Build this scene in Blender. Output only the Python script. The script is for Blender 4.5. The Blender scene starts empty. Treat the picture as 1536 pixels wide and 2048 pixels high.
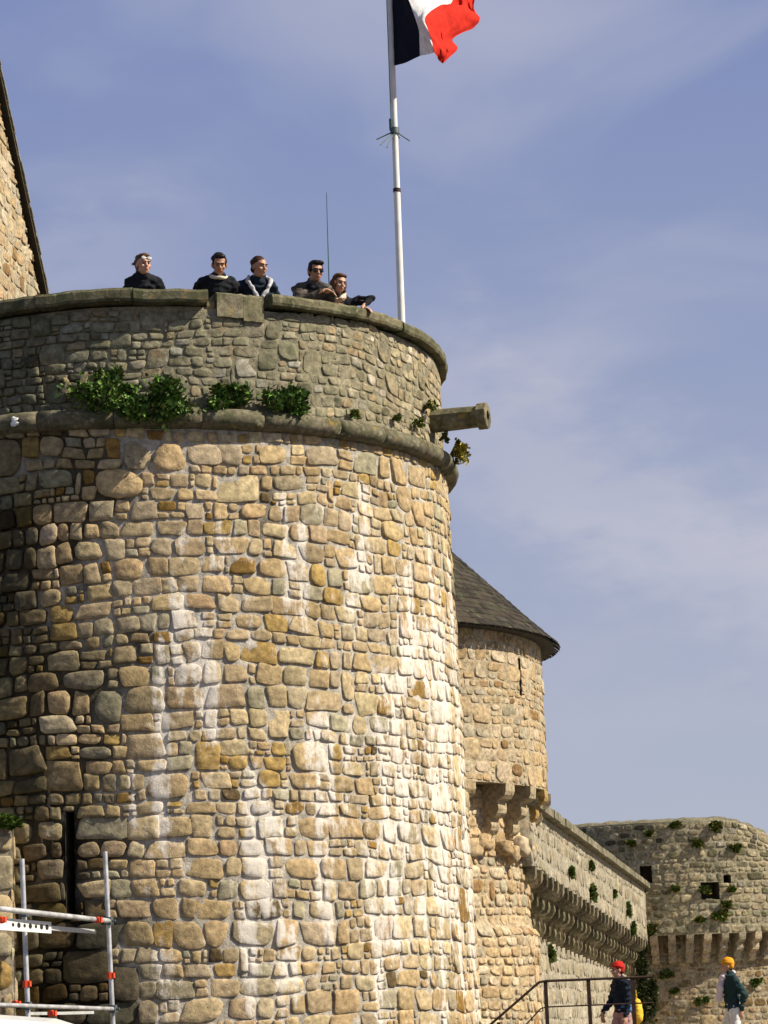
import bpy, bmesh, math, random
from mathutils import Vector, Matrix, noise
R = math.radians
S = bpy.context.scene
COL = S.collection
PI = math.pi

# ------------------------------------------------------------------ camera
F = 5200.0                       # focal length in pixels of the 1536 px wide photograph
PITCH, ROLL = R(11.27), R(2.3)
CAM = Vector((0, 0, 1.6))
fw = Vector((0, math.cos(PITCH), math.sin(PITCH)))
u0 = Vector((0, -math.sin(PITCH), math.cos(PITCH)))
r0 = Vector((1, 0, 0))
right = r0 * math.cos(ROLL) - u0 * math.sin(ROLL)
up = r0 * math.sin(ROLL) + u0 * math.cos(ROLL)
cd = bpy.data.cameras.new('camera'); cam = bpy.data.objects.new('camera', cd); COL.objects.link(cam)
cd.sensor_fit = 'HORIZONTAL'; cd.sensor_width = 36; cd.lens = 36 * F / 1536
cd.clip_start = .5; cd.clip_end = 6000
M3 = Matrix((right, up, -fw)).transposed()
cam.matrix_world = Matrix.Translation(CAM) @ M3.to_4x4()
S.camera = cam

def at(px, py, Y):
    """world point at depth Y that the photograph shows at pixel px, py"""
    d = fw * F + right * (px - 768) + up * (1024 - py)
    return CAM + d * (Y / d.y)

# ------------------------------------------------------------------ light
SUN_AZ, SUN_EL = R(78), R(42)
sdir = Vector((math.sin(SUN_AZ) * math.cos(SUN_EL), -math.cos(SUN_AZ) * math.cos(SUN_EL), math.sin(SUN_EL)))
ld = bpy.data.lights.new('sun', 'SUN'); ld.energy = 5.0; ld.angle = R(.5); ld.color = (1, .91, .74)
lo = bpy.data.objects.new('sun', ld); COL.objects.link(lo)
lo.rotation_euler = sdir.to_track_quat('Z', 'Y').to_euler()
W = bpy.data.worlds.new('World'); S.world = W; W.use_nodes = True
nt = W.node_tree; nt.nodes.clear(); N = nt.nodes.new; L = nt.links.new
out = N('ShaderNodeOutputWorld'); bg = N('ShaderNodeBackground'); sky = N('ShaderNodeTexSky')
sky.sky_type = 'NISHITA'; sky.sun_disc = False; sky.sun_elevation = SUN_EL
sky.sun_rotation = math.atan2(sdir.x, sdir.y); sky.air_density = 1.0; sky.dust_density = 1.2; sky.ozone_density = 2.0
bg.inputs[1].default_value = .052
tc = N('ShaderNodeTexCoord'); sp = N('ShaderNodeSeparateXYZ'); L(tc.outputs['Generated'], sp.inputs[0])
# thin haze: pale towards the horizon, thinning out overhead
hz = N('ShaderNodeMix'); hz.data_type = 'RGBA'; hz.inputs[6].default_value = (6.5, 6.9, 8.3, 1); hz.inputs[7].default_value = (2.75, 3.6, 7.0, 1)
ra = N('ShaderNodeMapRange'); ra.inputs[1].default_value = .03; ra.inputs[2].default_value = .40; L(sp.outputs[2], ra.inputs[0]); L(ra.outputs[0], hz.inputs[0])
rb = N('ShaderNodeMapRange'); rb.inputs[1].default_value = .56; rb.inputs[2].default_value = .40; rb.inputs[3].default_value = 0; rb.inputs[4].default_value = .85; L(sp.outputs[2], rb.inputs[0])
hm = N('ShaderNodeMix'); hm.data_type = 'RGBA'; L(rb.outputs[0], hm.inputs[0]); L(sky.outputs[0], hm.inputs[6]); L(hz.outputs[2], hm.inputs[7])
mp = N('ShaderNodeMapping'); mp.inputs['Scale'].default_value = (4, 4, 9); mp.inputs['Rotation'].default_value = (0, R(22), 0)
n1 = N('ShaderNodeTexNoise'); n1.inputs['Scale'].default_value = 1.5; n1.inputs['Detail'].default_value = 5; n1.inputs['Roughness'].default_value = .45
n1.inputs['Distortion'].default_value = .5
r1 = N('ShaderNodeMapRange'); r1.interpolation_type = 'SMOOTHSTEP'; r1.inputs[1].default_value = .40; r1.inputs[2].default_value = .80; r1.inputs[3].default_value = 0; r1.inputs[4].default_value = .75
L(tc.outputs['Generated'], mp.inputs[0]); L(mp.outputs[0], n1.inputs['Vector']); L(n1.outputs[0], r1.inputs[0])
def M_(op, a, b=None, c=None):
    n = N('ShaderNodeMath'); n.operation = op
    for i, x in enumerate((a, b, c)):
        if x is None: continue
        if hasattr(x, 'links'): L(x, n.inputs[i])
        else: n.inputs[i].default_value = x
    return n.outputs[0]
n2 = N('ShaderNodeTexNoise'); n2.inputs['Scale'].default_value = 11; n2.inputs['Detail'].default_value = 6; n2.inputs['Roughness'].default_value = .5; L(mp.outputs[0], n2.inputs['Vector'])
def veil(a, b, wd, x0, x1, k):
    # broad soft band of cirrus along z = a + b x
    t = M_('SUBTRACT', sp.outputs[2], M_('MULTIPLY_ADD', sp.outputs[0], b, a)); t = M_('ADD', t, M_('MULTIPLY', M_('SUBTRACT', n2.outputs[0], .5), wd * 2.4))
    g = M_('EXPONENT', M_('MULTIPLY', M_('POWER', M_('ABSOLUTE', M_('DIVIDE', t, wd)), 2), -1))
    e = N('ShaderNodeMapRange'); e.interpolation_type = 'SMOOTHSTEP'; e.inputs[1].default_value = x0; e.inputs[2].default_value = x1; L(sp.outputs[0], e.inputs[0])
    return M_('MULTIPLY', M_('MULTIPLY', g, e.outputs[0]), k)
vs_ = M_('ADD', veil(.248, -.62, .034, -.02, .06, .55), M_('ADD', veil(.315, .25, .022, -.03, -.12, .30), veil(.205, -.25, .012, .0, .08, .25)))
tot = M_('MINIMUM', M_('ADD', M_('MULTIPLY', r1.outputs[0], .75), vs_), .9)
cm = N('ShaderNodeMix'); cm.data_type = 'RGBA'; cm.inputs[7].default_value = (6.9, 7.0, 8.3, 1)
L(tot, cm.inputs[0]); L(hm.outputs[2], cm.inputs[6]); L(cm.outputs[2], bg.inputs[0]); L(bg.outputs[0], out.inputs[0])
S.view_settings.view_transform = 'Standard'; S.view_settings.look = 'None'
S.view_settings.exposure = .55; S.view_settings.gamma = 1

# ------------------------------------------------------------------ materials
def newmat(name):
    m = bpy.data.materials.new(name); m.use_nodes = True
    nt = m.node_tree; b = nt.nodes['Principled BSDF']
    return m, nt, b
def nz(nt, scale, detail=4, coord='Object', vec=None, rough=.55, dist=0):
    n = nt.nodes.new('ShaderNodeTexNoise'); n.inputs['Scale'].default_value = scale; n.inputs['Detail'].default_value = detail
    n.inputs['Roughness'].default_value = rough; n.inputs['Distortion'].default_value = dist
    if vec is None:
        t = nt.nodes.new('ShaderNodeTexCoord'); vec = t.outputs[coord]
    nt.links.new(vec, n.inputs['Vector']); return n.outputs[0]
def mr(nt, src, a, b, c=0, d=1):
    n = nt.nodes.new('ShaderNodeMapRange'); nt.links.new(src, n.inputs[0])
    for i, x in enumerate((a, b, c, d)): n.inputs[i + 1].default_value = x
    return n.outputs[0]
def mix(nt, f, a, b, mode='MIX'):
    n = nt.nodes.new('ShaderNodeMix'); n.data_type = 'RGBA'; n.blend_type = mode
    for i, x in ((0, f), (6, a), (7, b)):
        if hasattr(x, 'links'): nt.links.new(x, n.inputs[i])
        else: n.inputs[i].default_value = x if i == 0 else (*x, 1)
    return n.outputs[2]
def bump(nt, b, h, strength, dist):
    n = nt.nodes.new('ShaderNodeBump'); n.inputs['Strength'].default_value = strength; n.inputs['Distance'].default_value = dist
    nt.links.new(h, n.inputs['Height']); nt.links.new(n.outputs[0], b.inputs['Normal'])
def math2(nt, op, a, b, clamp=False):
    n = nt.nodes.new('ShaderNodeMath'); n.operation = op; n.use_clamp = clamp
    for i, x in enumerate((a, b)):
        if hasattr(x, 'links'): nt.links.new(x, n.inputs[i])
        else: n.inputs[i].default_value = x
    return n.outputs[0]

def stone_mat(name, speck=.5, bumpd=.012, lichen=0.0, bscale=22):
    m, nt, b = newmat(name)
    a = nt.nodes.new('ShaderNodeAttribute'); a.attribute_name = 'Col'
    base = a.outputs['Color']
    g = mr(nt, nz(nt, 14, 6), .3, .7, 1 - speck, 1 + speck * .55)
    v = nt.nodes.new('ShaderNodeCombineColor')
    for i in range(3): nt.links.new(g, v.inputs[i])
    base = mix(nt, 1.0, base, v.outputs[0], 'MULTIPLY')
    # rusty iron blotches
    base = mix(nt, mr(nt, nz(nt, 3.1, 5), .60, .78, 0, .45), base, (.27, .15, .055))
    # dark weather spots
    base = mix(nt, mr(nt, nz(nt, 31, 3), .64, .74, 0, .75), base, (.06, .05, .035))
    if lichen:
        base = mix(nt, mr(nt, nz(nt, 4.5, 6), .45, .62, 0, lichen), base, (.055, .062, .028))
        base = mix(nt, mr(nt, nz(nt, 9.0, 4), .60, .68, 0, lichen * .8), base, (.30, .28, .20))
        base = mix(nt, mr(nt, nz(nt, 6.2, 3), .66, .72, 0, lichen * .7), base, (.33, .21, .03))
    # lime run-off: vertical streaks with their own outline
    l = nt.nodes.new('ShaderNodeAttribute'); l.attribute_name = 'Lime'
    t = nt.nodes.new('ShaderNodeTexCoord'); mpn = nt.nodes.new('ShaderNodeMapping'); mpn.inputs['Scale'].default_value = (8, 8, 2.0)
    nt.links.new(t.outputs['Object'], mpn.inputs[0])
    st = nz(nt, 1.3, 7, vec=mpn.outputs[0], rough=.68)
    s = math2(nt, 'ADD', l.outputs['Fac'], math2(nt, 'MULTIPLY', math2(nt, 'SUBTRACT', st, .5), 2.0))
    s = math2(nt, 'ADD', s, math2(nt, 'MULTIPLY', math2(nt, 'SUBTRACT', nz(nt, 9, 5, rough=.7), .5), 1.1))
    lf = mr(nt, s, .38, .72, 0, .88)
    base = mix(nt, lf, base, (.66, .61, .55))
    nt.links.new(base, b.inputs['Base Color']); b.inputs['Roughness'].default_value = .92; b.inputs['Specular IOR Level'].default_value = .15
    bump(nt, b, math2(nt, 'ADD', nz(nt, bscale, 8, rough=.65), math2(nt, 'MULTIPLY', nz(nt, 70, 3), .4)), .8, bumpd)
    return m
def plain(name, col, rough=.7, metal=0, var=.25, scale=9, bumpd=0.0, spec=.3):
    m, nt, b = newmat(name)
    g = mr(nt, nz(nt, scale, 6), .3, .7, 0, 1)
    c = mix(nt, g, tuple(x * (1 - var) for x in col), tuple(min(1, x * (1 + var * .7)) for x in col))
    nt.links.new(c, b.inputs['Base Color']); b.inputs['Roughness'].default_value = rough; b.inputs['Metallic'].default_value = metal
    b.inputs['Specular IOR Level'].default_value = spec
    if bumpd: bump(nt, b, nz(nt, scale * 4, 5), .6, bumpd)
    return m
M = {}
M['stone'] = stone_mat('wall_stone', .45, .012)
M['mortar'] = stone_mat('wall_mortar', .5, .014, bscale=40)
M['parapet'] = stone_mat('parapet_stone', .5, .014, .35)
M['coping'] = stone_mat('coping_stone', .5, .012, .8)
M['farstone'] = stone_mat('far_stone', .5, .02, .0, 12)
M['oldstone'] = stone_mat('old_stone', .6, .03, .5, 10)
M['dark'] = plain('dark_recess', (.02, .018, .015), .95, var=.5)
M['soil'] = plain('flagstones', (.23, .20, .15), .95, bumpd=.01)
M['white_metal'] = plain('galvanised_tube', (.58, .58, .60), .45, .5, .45, 7)
M['deck'] = plain('scaffold_deck', (.55, .56, .55), .5, .3, .2, 14)
M['pole'] = plain('pole_paint', (.74, .73, .70), .35, 0, .12, 6)
M['orange'] = plain('orange_paint', (.75, .07, .02), .5, 0, .2)
M['iron'] = plain('rusty_iron', (.055, .03, .022), .75, .2, .5, 25, .002)
M['green_metal'] = plain('green_fibreglass', (.03, .12, .11), .5)
M['grey_metal'] = plain('grey_rod', (.10, .13, .14), .5, .3)
M['leaf_mat'] = None
def leafmat(name):
    m, nt, b = newmat(name)
    a = nt.nodes.new('ShaderNodeAttribute'); a.attribute_name = 'Col'
    nt.links.new(a.outputs['Color'], b.inputs['Base Color']); b.inputs['Roughness'].default_value = .55; b.inputs['Specular IOR Level'].default_value = .25
    return m
M['leaf'] = leafmat('leaf'); M['stem'] = plain('stem', (.07, .055, .03), .9)
def slatemat():
    m, nt, b = newmat('slate')
    a = nt.nodes.new('ShaderNodeAttribute'); a.attribute_name = 'Col'
    c = mix(nt, mr(nt, nz(nt, 5, 6), .52, .68, 0, .55), a.outputs['Color'], (.075, .085, .04))
    c = mix(nt, mr(nt, nz(nt, 12, 4), .62, .70, 0, .5), c, (.20, .18, .14))
    nt.links.new(c, b.inputs['Base Color']); b.inputs['Roughness'].default_value = .8; b.inputs['Specular IOR Level'].default_value = .2
    bump(nt, b, nz(nt, 20, 5), .7, .01)
    return m
M['slate'] = slatemat()
def groundmat(name, a, b_, sc):
    m, nt, b = newmat(name)
    c = mix(nt, mr(nt, nz(nt, sc, 8), .35, .65), a, b_)
    c = mix(nt, mr(nt, nz(nt, sc * 30, 3), .4, .7, 0, .5), c, tuple(x * .6 for x in a))
    nt.links.new(c, b.inputs['Base Color']); b.inputs['Roughness'].default_value = .95
    bump(nt, b, nz(nt, sc * 40, 6), .6, .02)
    return m
M['ground'] = groundmat('ground_asphalt', (.055, .052, .048), (.085, .08, .07), .4)
M['sandstone_pave'] = groundmat('terrace_paving', (.24, .21, .16), (.32, .28, .21), .6)
def cloth(name, col, trans=.0, rough=.85):
    m, nt, b = newmat(name)
    c = mix(nt, mr(nt, nz(nt, 12, 5), .3, .7), tuple(x * .75 for x in col), tuple(min(1, x * 1.15) for x in col))
    nt.links.new(c, b.inputs['Base Color']); b.inputs['Roughness'].default_value = rough; b.inputs['Specular IOR Level'].default_value = .15
    bump(nt, b, nz(nt, 30, 4), .5, .006)
    if trans:
        t = nt.nodes.new('ShaderNodeBsdfTranslucent'); nt.links.new(c, t.inputs[0])
        mx = nt.nodes.new('ShaderNodeMixShader'); mx.inputs[0].default_value = trans
        o = nt.nodes['Material Output']; nt.links.new(b.outputs[0], mx.inputs[1]); nt.links.new(t.outputs[0], mx.inputs[2]); nt.links.new(mx.outputs[0], o.inputs[0])
    return m
def skin(name, col):
    m, nt, b = newmat(name)
    c = mix(nt, mr(nt, nz(nt, 18, 4), .35, .65), tuple(x * .85 for x in col), tuple(min(1, x * 1.1) for x in col))
    nt.links.new(c, b.inputs['Base Color']); b.inputs['Roughness'].default_value = .55
    return m
M['skin'] = skin('skin_light', (.52, .28, .19)); M['skin_tan'] = skin('skin_tanned', (.42, .21, .12))

# ------------------------------------------------------------------ mesh helpers
class MB:
    def __init__(s): s.v = []; s.f = []; s.m = []; s.c = []; s.l = []
    def add(s, vs, fs, col=(.5, .5, .5), lime=0, mi=0):
        o = len(s.v); s.v += [tuple(v) for v in vs]
        s.f += [tuple(o + i for i in f) for f in fs]; s.m += [mi] * len(fs)
        s.c += col if isinstance(col, list) else [col] * len(vs)
        s.l += lime if isinstance(lime, list) else [lime] * len(vs)
    def box(s, c, x, y, z, hx, hy, hz, col=(.5, .5, .5), mi=0, lime=0):
        vs = [c + x * (a * hx) + y * (b * hy) + z * (d * hz) for a in (-1, 1) for b in (-1, 1) for d in (-1, 1)]
        s.add(vs, [(0, 1, 3, 2), (4, 6, 7, 5), (0, 4, 5, 1), (2, 3, 7, 6), (0, 2, 6, 4), (1, 5, 7, 3)], col, lime, mi)
    def tube(s, pts, r, n=8, col=(.5, .5, .5), mi=0, caps=True):
        pts = [Vector(p) for p in pts]; rr = r if isinstance(r, (list, tuple)) else [r] * len(pts)
        vs = []; fs = []; ref = None
        for i, p in enumerate(pts):
            d = (pts[min(i + 1, len(pts) - 1)] - pts[max(i - 1, 0)]).normalized()
            if ref is None: ref = d.orthogonal().normalized()
            ref = (ref - d * ref.dot(d)).normalized(); b = d.cross(ref)
            for k in range(n):
                a = 2 * PI * k / n; vs.append(p + (ref * math.cos(a) + b * math.sin(a)) * rr[i])
        for i in range(len(pts) - 1):
            for k in range(n):
                fs.append((i * n + k, i * n + (k + 1) % n, (i + 1) * n + (k + 1) % n, (i + 1) * n + k))
        if caps:
            b0 = len(vs); e = (len(pts) - 1) * n; vs += [v.copy() for v in vs[:n]] + [v.copy() for v in vs[e:e + n]]
            fs.append(tuple(b0 + k for k in range(n - 1, -1, -1))); fs.append(tuple(b0 + n + k for k in range(n)))
        s.add(vs, fs, col, 0, mi)
    def build(s, name, mats, parent=None, smooth=False):
        me = bpy.data.meshes.new(name); me.from_pydata(s.v, [], s.f)
        mats = mats if isinstance(mats, (list, tuple)) else [mats]
        for m in mats: me.materials.append(m)
        me.polygons.foreach_set('material_index', s.m)
        me.polygons.foreach_set('use_smooth', [smooth] * len(s.f))
        a = me.attributes.new('Col', 'FLOAT_COLOR', 'POINT'); a.data.foreach_set('color', [x for c in s.c for x in (c[0], c[1], c[2], 1)])
        a = me.attributes.new('Lime', 'FLOAT', 'POINT'); a.data.foreach_set('value', s.l)
        me.update()
        o = bpy.data.objects.new(name, me); COL.objects.link(o); o.parent = parent
        return o
def tag(o, label=None, cat=None, group=None, kind=None):
    if label: o['label'] = label
    if cat: o['category'] = cat
    if group: o['group'] = group
    if kind: o['kind'] = kind
    return o
def thing(name, label, cat, loc=(0, 0, 0), group=None, rz=0):
    o = bpy.data.objects.new(name, None); COL.objects.link(o); o.location = loc; o.rotation_euler = (0, 0, rz); o.empty_display_size = .2
    return tag(o, label, cat, group)
def part(mb, name, mats, root, smooth=False, label=None):
    """build a part given in world coordinates under a thing standing at its own base"""
    inv = Matrix.Translation(root.matrix_basis.to_translation()) @ root.rotation_euler.to_matrix().to_4x4()
    p = root.parent
    while p is not None:
        inv = Matrix.Translation(p.matrix_basis.to_translation()) @ p.rotation_euler.to_matrix().to_4x4() @ inv; p = p.parent
    inv = inv.inverted()
    mb.v = [tuple(inv @ Vector(v)) for v in mb.v]
    o = mb.build(name, mats, root, smooth)
    if label: o['label'] = label
    return o
def jit(c, rng, a=.12):
    k = 1 + rng.uniform(-a, a); return tuple(max(0, x * k * (1 + rng.uniform(-a, a) * .12)) for x in c)
def pn(x, y, s=0): return noise.noise(Vector((x, y, s * 7.31 + 3.3)))
def sstep(a, b, x):
    t = max(0, min(1, (x - a) / (b - a))); return t * t * (3 - 2 * t)

TAN = [((.43, .315, .17), 9), ((.42, .32, .19), 9), ((.41, .33, .215), 6), ((.37, .25, .09), 2.4), ((.48, .38, .22), 5), ((.27, .16, .045), .8), ((.12, .085, .04), .3), ((.34, .30, .20), 3), ((.41, .29, .16), 1.5)]
GREY = [((.27, .245, .165), 7), ((.30, .27, .19), 6), ((.23, .21, .14), 4), ((.33, .265, .165), 2.5), ((.36, .335, .27), 1.5), ((.12, .11, .075), .7)]
PALE = [((.43, .32, .19), 6), ((.47, .38, .26), 5), ((.39, .28, .155), 3), ((.36, .31, .22), 3), ((.27, .16, .07), .8)]
OLD = [((.38, .32, .20), 6), ((.33, .29, .20), 5), ((.41, .335, .22), 4), ((.19, .17, .10), 2), ((.46, .42, .33), 1.2)]

DIRTY = [((.15, .125, .075), 4), ((.18, .15, .095), 4), ((.11, .09, .055), 2), ((.22, .18, .115), 2)]

def masonry(mb, mapf, U, V, cell, courses, rng, pal, relief=(.012, .035), gap=.014, mortar=(.36, .32, .27), holes=(), lime=None,
            wr=(.8, 2.0), split=.22, tall=.08, mdep=None, seed=0, tint=None, grid=.10, warp=1.0, ulimit=None, rnd=(3.0, 9.0), maxw=.52, skew=.16, rough=.012, mortar_f=None, mk=.02, mamp=.010):
    """rubble wall: irregular stones standing proud of a rough mortar sheet; mapf(u, v, n) gives the world point"""
    nu, nv = int(U / cell), int(V / cell)
    occ = [[False] * nu for _ in range(nv)]
    for (a, b, c, d) in holes:
        for j in range(max(0, int(b / cell + .3)), min(nv, int(math.ceil(d / cell - .3)))):
            for i in range(max(0, int(a / cell + .3)), min(nu, int(math.ceil(c / cell - .3)))): occ[j][i] = True
    lines = [0]
    while lines[-1] < nv: lines.append(lines[-1] + rng.choice(courses))
    lines[-1] = nv
    if lines[-1] - lines[-2] < 2: lines.pop(-2)
    lines.append(nv)
    def wf(u, v):
        return (u + warp * (.035 * pn(u * .9, v * .9, seed + 1) + .012 * pn(u * 3, v * 3, seed + 4)), v + warp * (.06 * pn(u * .45, v * .6, seed + 2) + .018 * pn(u * 2.2, v * 2.2, seed + 3)))
    pc = [p[0] for p in pal]; pw = [p[1] for p in pal]
    li = 0
    for j in range(nv):
        while lines[li + 1] <= j: li += 1
        L1 = lines[li + 1]; L2 = lines[min(li + 2, len(lines) - 1)]
        i = 0
        while i < nu:
            if occ[j][i]: i += 1; continue
            run = 0
            while i + run < nu and not occ[j][i + run]: run += 1
            q = rng.random(); h = L1 - j
            if h >= 5 and q < split: h = h // 2
            elif q > 1 - tall and (L2 - j) * cell < .42: h = L2 - j
            h = max(1, h)
            w = max(2, int(round(h * rng.uniform(*wr)))); w = min(w, run, int(maxw / cell))
            if run - w < 2: w = run if run <= w + 1 or w < 3 else w - 1
            ok = 0
            for jj in range(j, min(nv, j + h)):
                if any(occ[jj][i:i + w]): break
                ok += 1
            h = max(1, ok)
            for jj in range(j, min(nv, j + h)):
                for ii in range(i, i + w): occ[jj][ii] = True
            uc, vc = (i + w / 2) * cell, (j + h / 2) * cell
            i += w
            if ulimit and not (ulimit[0] < uc < ulimit[1]): continue
            g = gap * rng.uniform(.5, 1.5); hx, hy = max(.012, w * cell / 2 - g), max(.01, h * cell / 2 - g)
            pw_ = rng.uniform(*rnd); n = 14 if w * h > 6 else 10
            rel = rng.uniform(*relief); ta, tb = rng.uniform(-.11, .11), rng.uniform(-.12, .07)
            rot = rng.uniform(-.05, .05)
            if mdep: rel *= mdep(uc, vc)
            base = jit(rng.choices(pc, pw)[0], rng, .16)
            kk = 1 + .22 * pn(uc * .8, vc * .8, seed + 20); base = tuple(x * kk for x in base)
            if tint: base = tint(uc, vc, base, rng)
            outl = []; sk = [(rng.uniform(-skew, skew), rng.uniform(-skew, skew) * .8) for _ in range(4)]
            for k in range(n):
                t = 2 * PI * (k + .5) / n; ct, st = math.cos(t), math.sin(t)
                jr = 1 + rng.uniform(-.07, .05)
                x = math.copysign(abs(ct) ** (2 / pw_), ct); y = math.copysign(abs(st) ** (2 / pw_), st)
                ws = ((1 - x) * (1 - y) / 4, (1 + x) * (1 - y) / 4, (1 + x) * (1 + y) / 4, (1 - x) * (1 + y) / 4)
                x, y = (x + sum(a * b[0] for a, b in zip(ws, sk))) * hx * jr, (y + sum(a * b[1] for a, b in zip(ws, sk))) * hy * jr
                outl.append((x * math.cos(rot) - y * math.sin(rot), x * math.sin(rot) + y * math.cos(rot)))
            vs = []; cs = []; ls = []
            ed = min(hx, hy)
            s1 = 1 - .0035 / ed; s2_ = max(.70, 1 - .0100 / ed)
            rings = ((1.0, -.035), (s1, rel * .5), (s2_, rel * .95), (s2_ * .5, rel * 1.0)); ra = rough * min(1, ed / .09)
            for ri, (sc, nn) in enumerate(rings):
                for (x, y) in outl:
                    u, v = wf(uc + x * sc, vc + y * sc)
                    d = nn + ((ta * x * sc + tb * y * sc) + ra * (pn(u * 13, v * 13, 9) + .6 * pn(u * 29, v * 29, 10))) * (nn > 0)
                    vs.append(mapf(u, v, d)); k = 1 + rng.uniform(-.10, .10); cs.append((base[0] * k, base[1] * k, base[2] * k)); ls.append(lime(u, v) if lime else 0)
            u, v = wf(uc, vc); vs.append(mapf(u, v, rel + ra * pn(u * 13, v * 13, 9))); cs.append(base); ls.append(lime(u, v) if lime else 0)
            fs = []
            for r_ in range(3):
                for k in range(n): fs.append((r_ * n + k, r_ * n + (k + 1) % n, (r_ + 1) * n + (k + 1) % n, (r_ + 1) * n + k))
            for k in range(n): fs.append((3 * n + k, 3 * n + (k + 1) % n, 4 * n))
            mb.add(vs, fs, cs, ls, 0)
    # mortar sheet
    gu = [0.0]; gv = [0.0]
    xs = sorted(set([round(k * grid, 4) for k in range(int(U / grid) + 1)] + [U] + [h[0] for h in holes] + [h[2] for h in holes]))
    ys = sorted(set([round(k * grid, 4) for k in range(int(V / grid) + 1)] + [V] + [h[1] for h in holes] + [h[3] for h in holes]))
    vs = []; cs = []; ls = []; fs = []
    for v in ys:
        for u in xs:
            d = mamp * pn(u * 6, v * 6, 5) - .004
            if mdep: d -= mk * (mdep(u, v) - .75)
            vs.append(mapf(u, v, d)); k = 1 + .35 * pn(u * 2.3, v * 2.3, 6)
            cs.append(tuple(x * k for x in (mortar_f(u, v) if mortar_f else mortar))); ls.append((lime(u, v) if lime else 0) + (.06 if lime else 0))
    nx = len(xs)
    for j in range(len(ys) - 1):
        for i in range(nx - 1):
            um, vm = (xs[i] + xs[i + 1]) / 2, (ys[j] + ys[j + 1]) / 2
            if any(a < um < c and b < vm < d for a, b, c, d in holes): continue
            fs.append((j * nx + i, j * nx + i + 1, (j + 1) * nx + i + 1, (j + 1) * nx + i))
    mb.add(vs, fs, cs, ls, 1)

def recess(mapf, h, depth, parent_thing, name, mat=None):
    a, b, c, d = h; mb = MB()
    q = [(a, b), (c, b), (c, d), (a, d)]
    vs = [mapf(u, v, .0) for u, v in q] + [mapf(u, v, -depth) for u, v in q]
    mb.add(vs, [(0, 1, 5, 4), (1, 2, 6, 5), (2, 3, 7, 6), (3, 0, 4, 7), (4, 5, 6, 7)], (.10, .085, .06))
    return part(mb, name, mat or M['mortar'], parent_thing)

def cyl(cx, cy, rad, th0, z0, rf=None, zf=None):
    """u runs along the arc from angle th0 (0 = towards the camera, + to the right), v is height"""
    def f(u, v, n):
        th = th0 + u / rad; r = (rf(v) if rf else rad) + n
        z = z0 + v
        if zf: z += zf(th, v)
        return Vector((cx + math.sin(th) * r, cy - math.cos(th) * r, z))
    return f
def plane(o, du, nrm, z0):
    du = du.normalized(); nrm = nrm.normalized()
    def f(u, v, n): return Vector((o.x, o.y, z0)) + du * u + Vector((0, 0, v)) + nrm * n
    return f
def ringsolid(mb, cx, cy, prof, t0, t1, n, col, zf=None, jitter=0, rng=None, cap=True, lime=0):
    """sweep the closed (radius, z) outline round the axis"""
    k = len(prof); vs = []; fs = []; cs = []
    for i in range(n + 1):
        th = t0 + (t1 - t0) * i / n
        jr = rng.uniform(-jitter, jitter) if rng else 0; jz = rng.uniform(-jitter, jitter) if rng else 0
        for (r, z) in prof:
            vs.append(Vector((cx + math.sin(th) * (r + jr), cy - math.cos(th) * (r + jr), z + jz + (zf(th) if zf else 0))))
            cs.append(jit(col, rng, .12) if rng else col)
    for i in range(n):
        for j in range(k):
            fs.append((i * k + j, i * k + (j + 1) % k, (i + 1) * k + (j + 1) % k, (i + 1) * k + j))
    if cap: fs += [tuple(range(k - 1, -1, -1)), tuple(n * k + j for j in range(k))]
    mb.add(vs, fs, cs, lime, 0)

# ------------------------------------------------------------------ ground and terrace
mb = MB(); g = 2500
n = 24
vs = [Vector((-g + 2 * g * i / n, -200 + 2700 * j / n, 0)) for j in range(n + 1) for i in range(n + 1)]
mb.add(vs, [(j * (n + 1) + i, j * (n + 1) + i + 1, (j + 1) * (n + 1) + i + 1, (j + 1) * (n + 1) + i) for j in range(n) for i in range(n)])
tag(mb.build('ground', M['ground']), kind='structure')
TZ = .82
mb = MB()
mb.box(Vector((16.2, 60, TZ / 2 + .002)), Vector((1, 0, 0)), Vector((0, 1, 0)), Vector((0, 0, 1)), 13.8, 18.4, TZ / 2)
tag(mb.build('terrace', M['sandstone_pave']), kind='structure')

# ------------------------------------------------------------------ round tower in front
rng = random.Random(11)
CY = 33.0
p = at(255, 722, CY); CX = p.x
RW = 4.10
ZC = at(890, 722, CY).z          # top of the coping
ZR = at(918, 948, CY).z          # middle of the string course
print('tower', CX, ZC, ZR)
tower = thing('round_stone_tower', 'big round rubble stone tower with a string course and flat coping, nearest of the towers', 'tower', (CX, CY, 0))
RINGF = lambda th: .065 * (math.cos(max(-1.4, min(1.4, th))) - 0) * -1
def COPF(th):
    ks = [-180, -62, -22, 5, 25, 58, 90, 180]; vs = [-.1, -.18, -.125, -.06, -.045, 0, 0, -.1]; d = math.degrees(th)
    d = (d + 180) % 360 - 180
    for i in range(len(ks) - 1):
        if d <= ks[i + 1]: return vs[i] + (vs[i + 1] - vs[i]) * sstep(0, 1, (d - ks[i]) / (ks[i + 1] - ks[i]))
    return vs[-1]
T0, T1 = R(-62), R(118)
ZB = -.02; HW = ZR - .07 - ZB
def px2th(px, py, r=RW):
    """angle on the tower wall facing the given pixel"""
    lo, hi = R(-89), R(80)
    for _ in range(40):
        m = (lo + hi) / 2
        x = CX + math.sin(m) * r; y = CY - math.cos(m) * r
        if x < at(px, py, y).x: lo = m
        else: hi = m
    return lo
def uv_of(px, py):
    th = px2th(px, py); y = CY - math.cos(th) * RW
    return (th - T0) * RW, at(px, py, y).z - ZB
blobs = []
def lb(px, py0, py1, wpx, s):
    u, v0 = uv_of(px, py0); _, v1 = uv_of(px, py1); blobs.append((u, min(v0, v1), max(v0, v1), wpx / 155, s))
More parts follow.
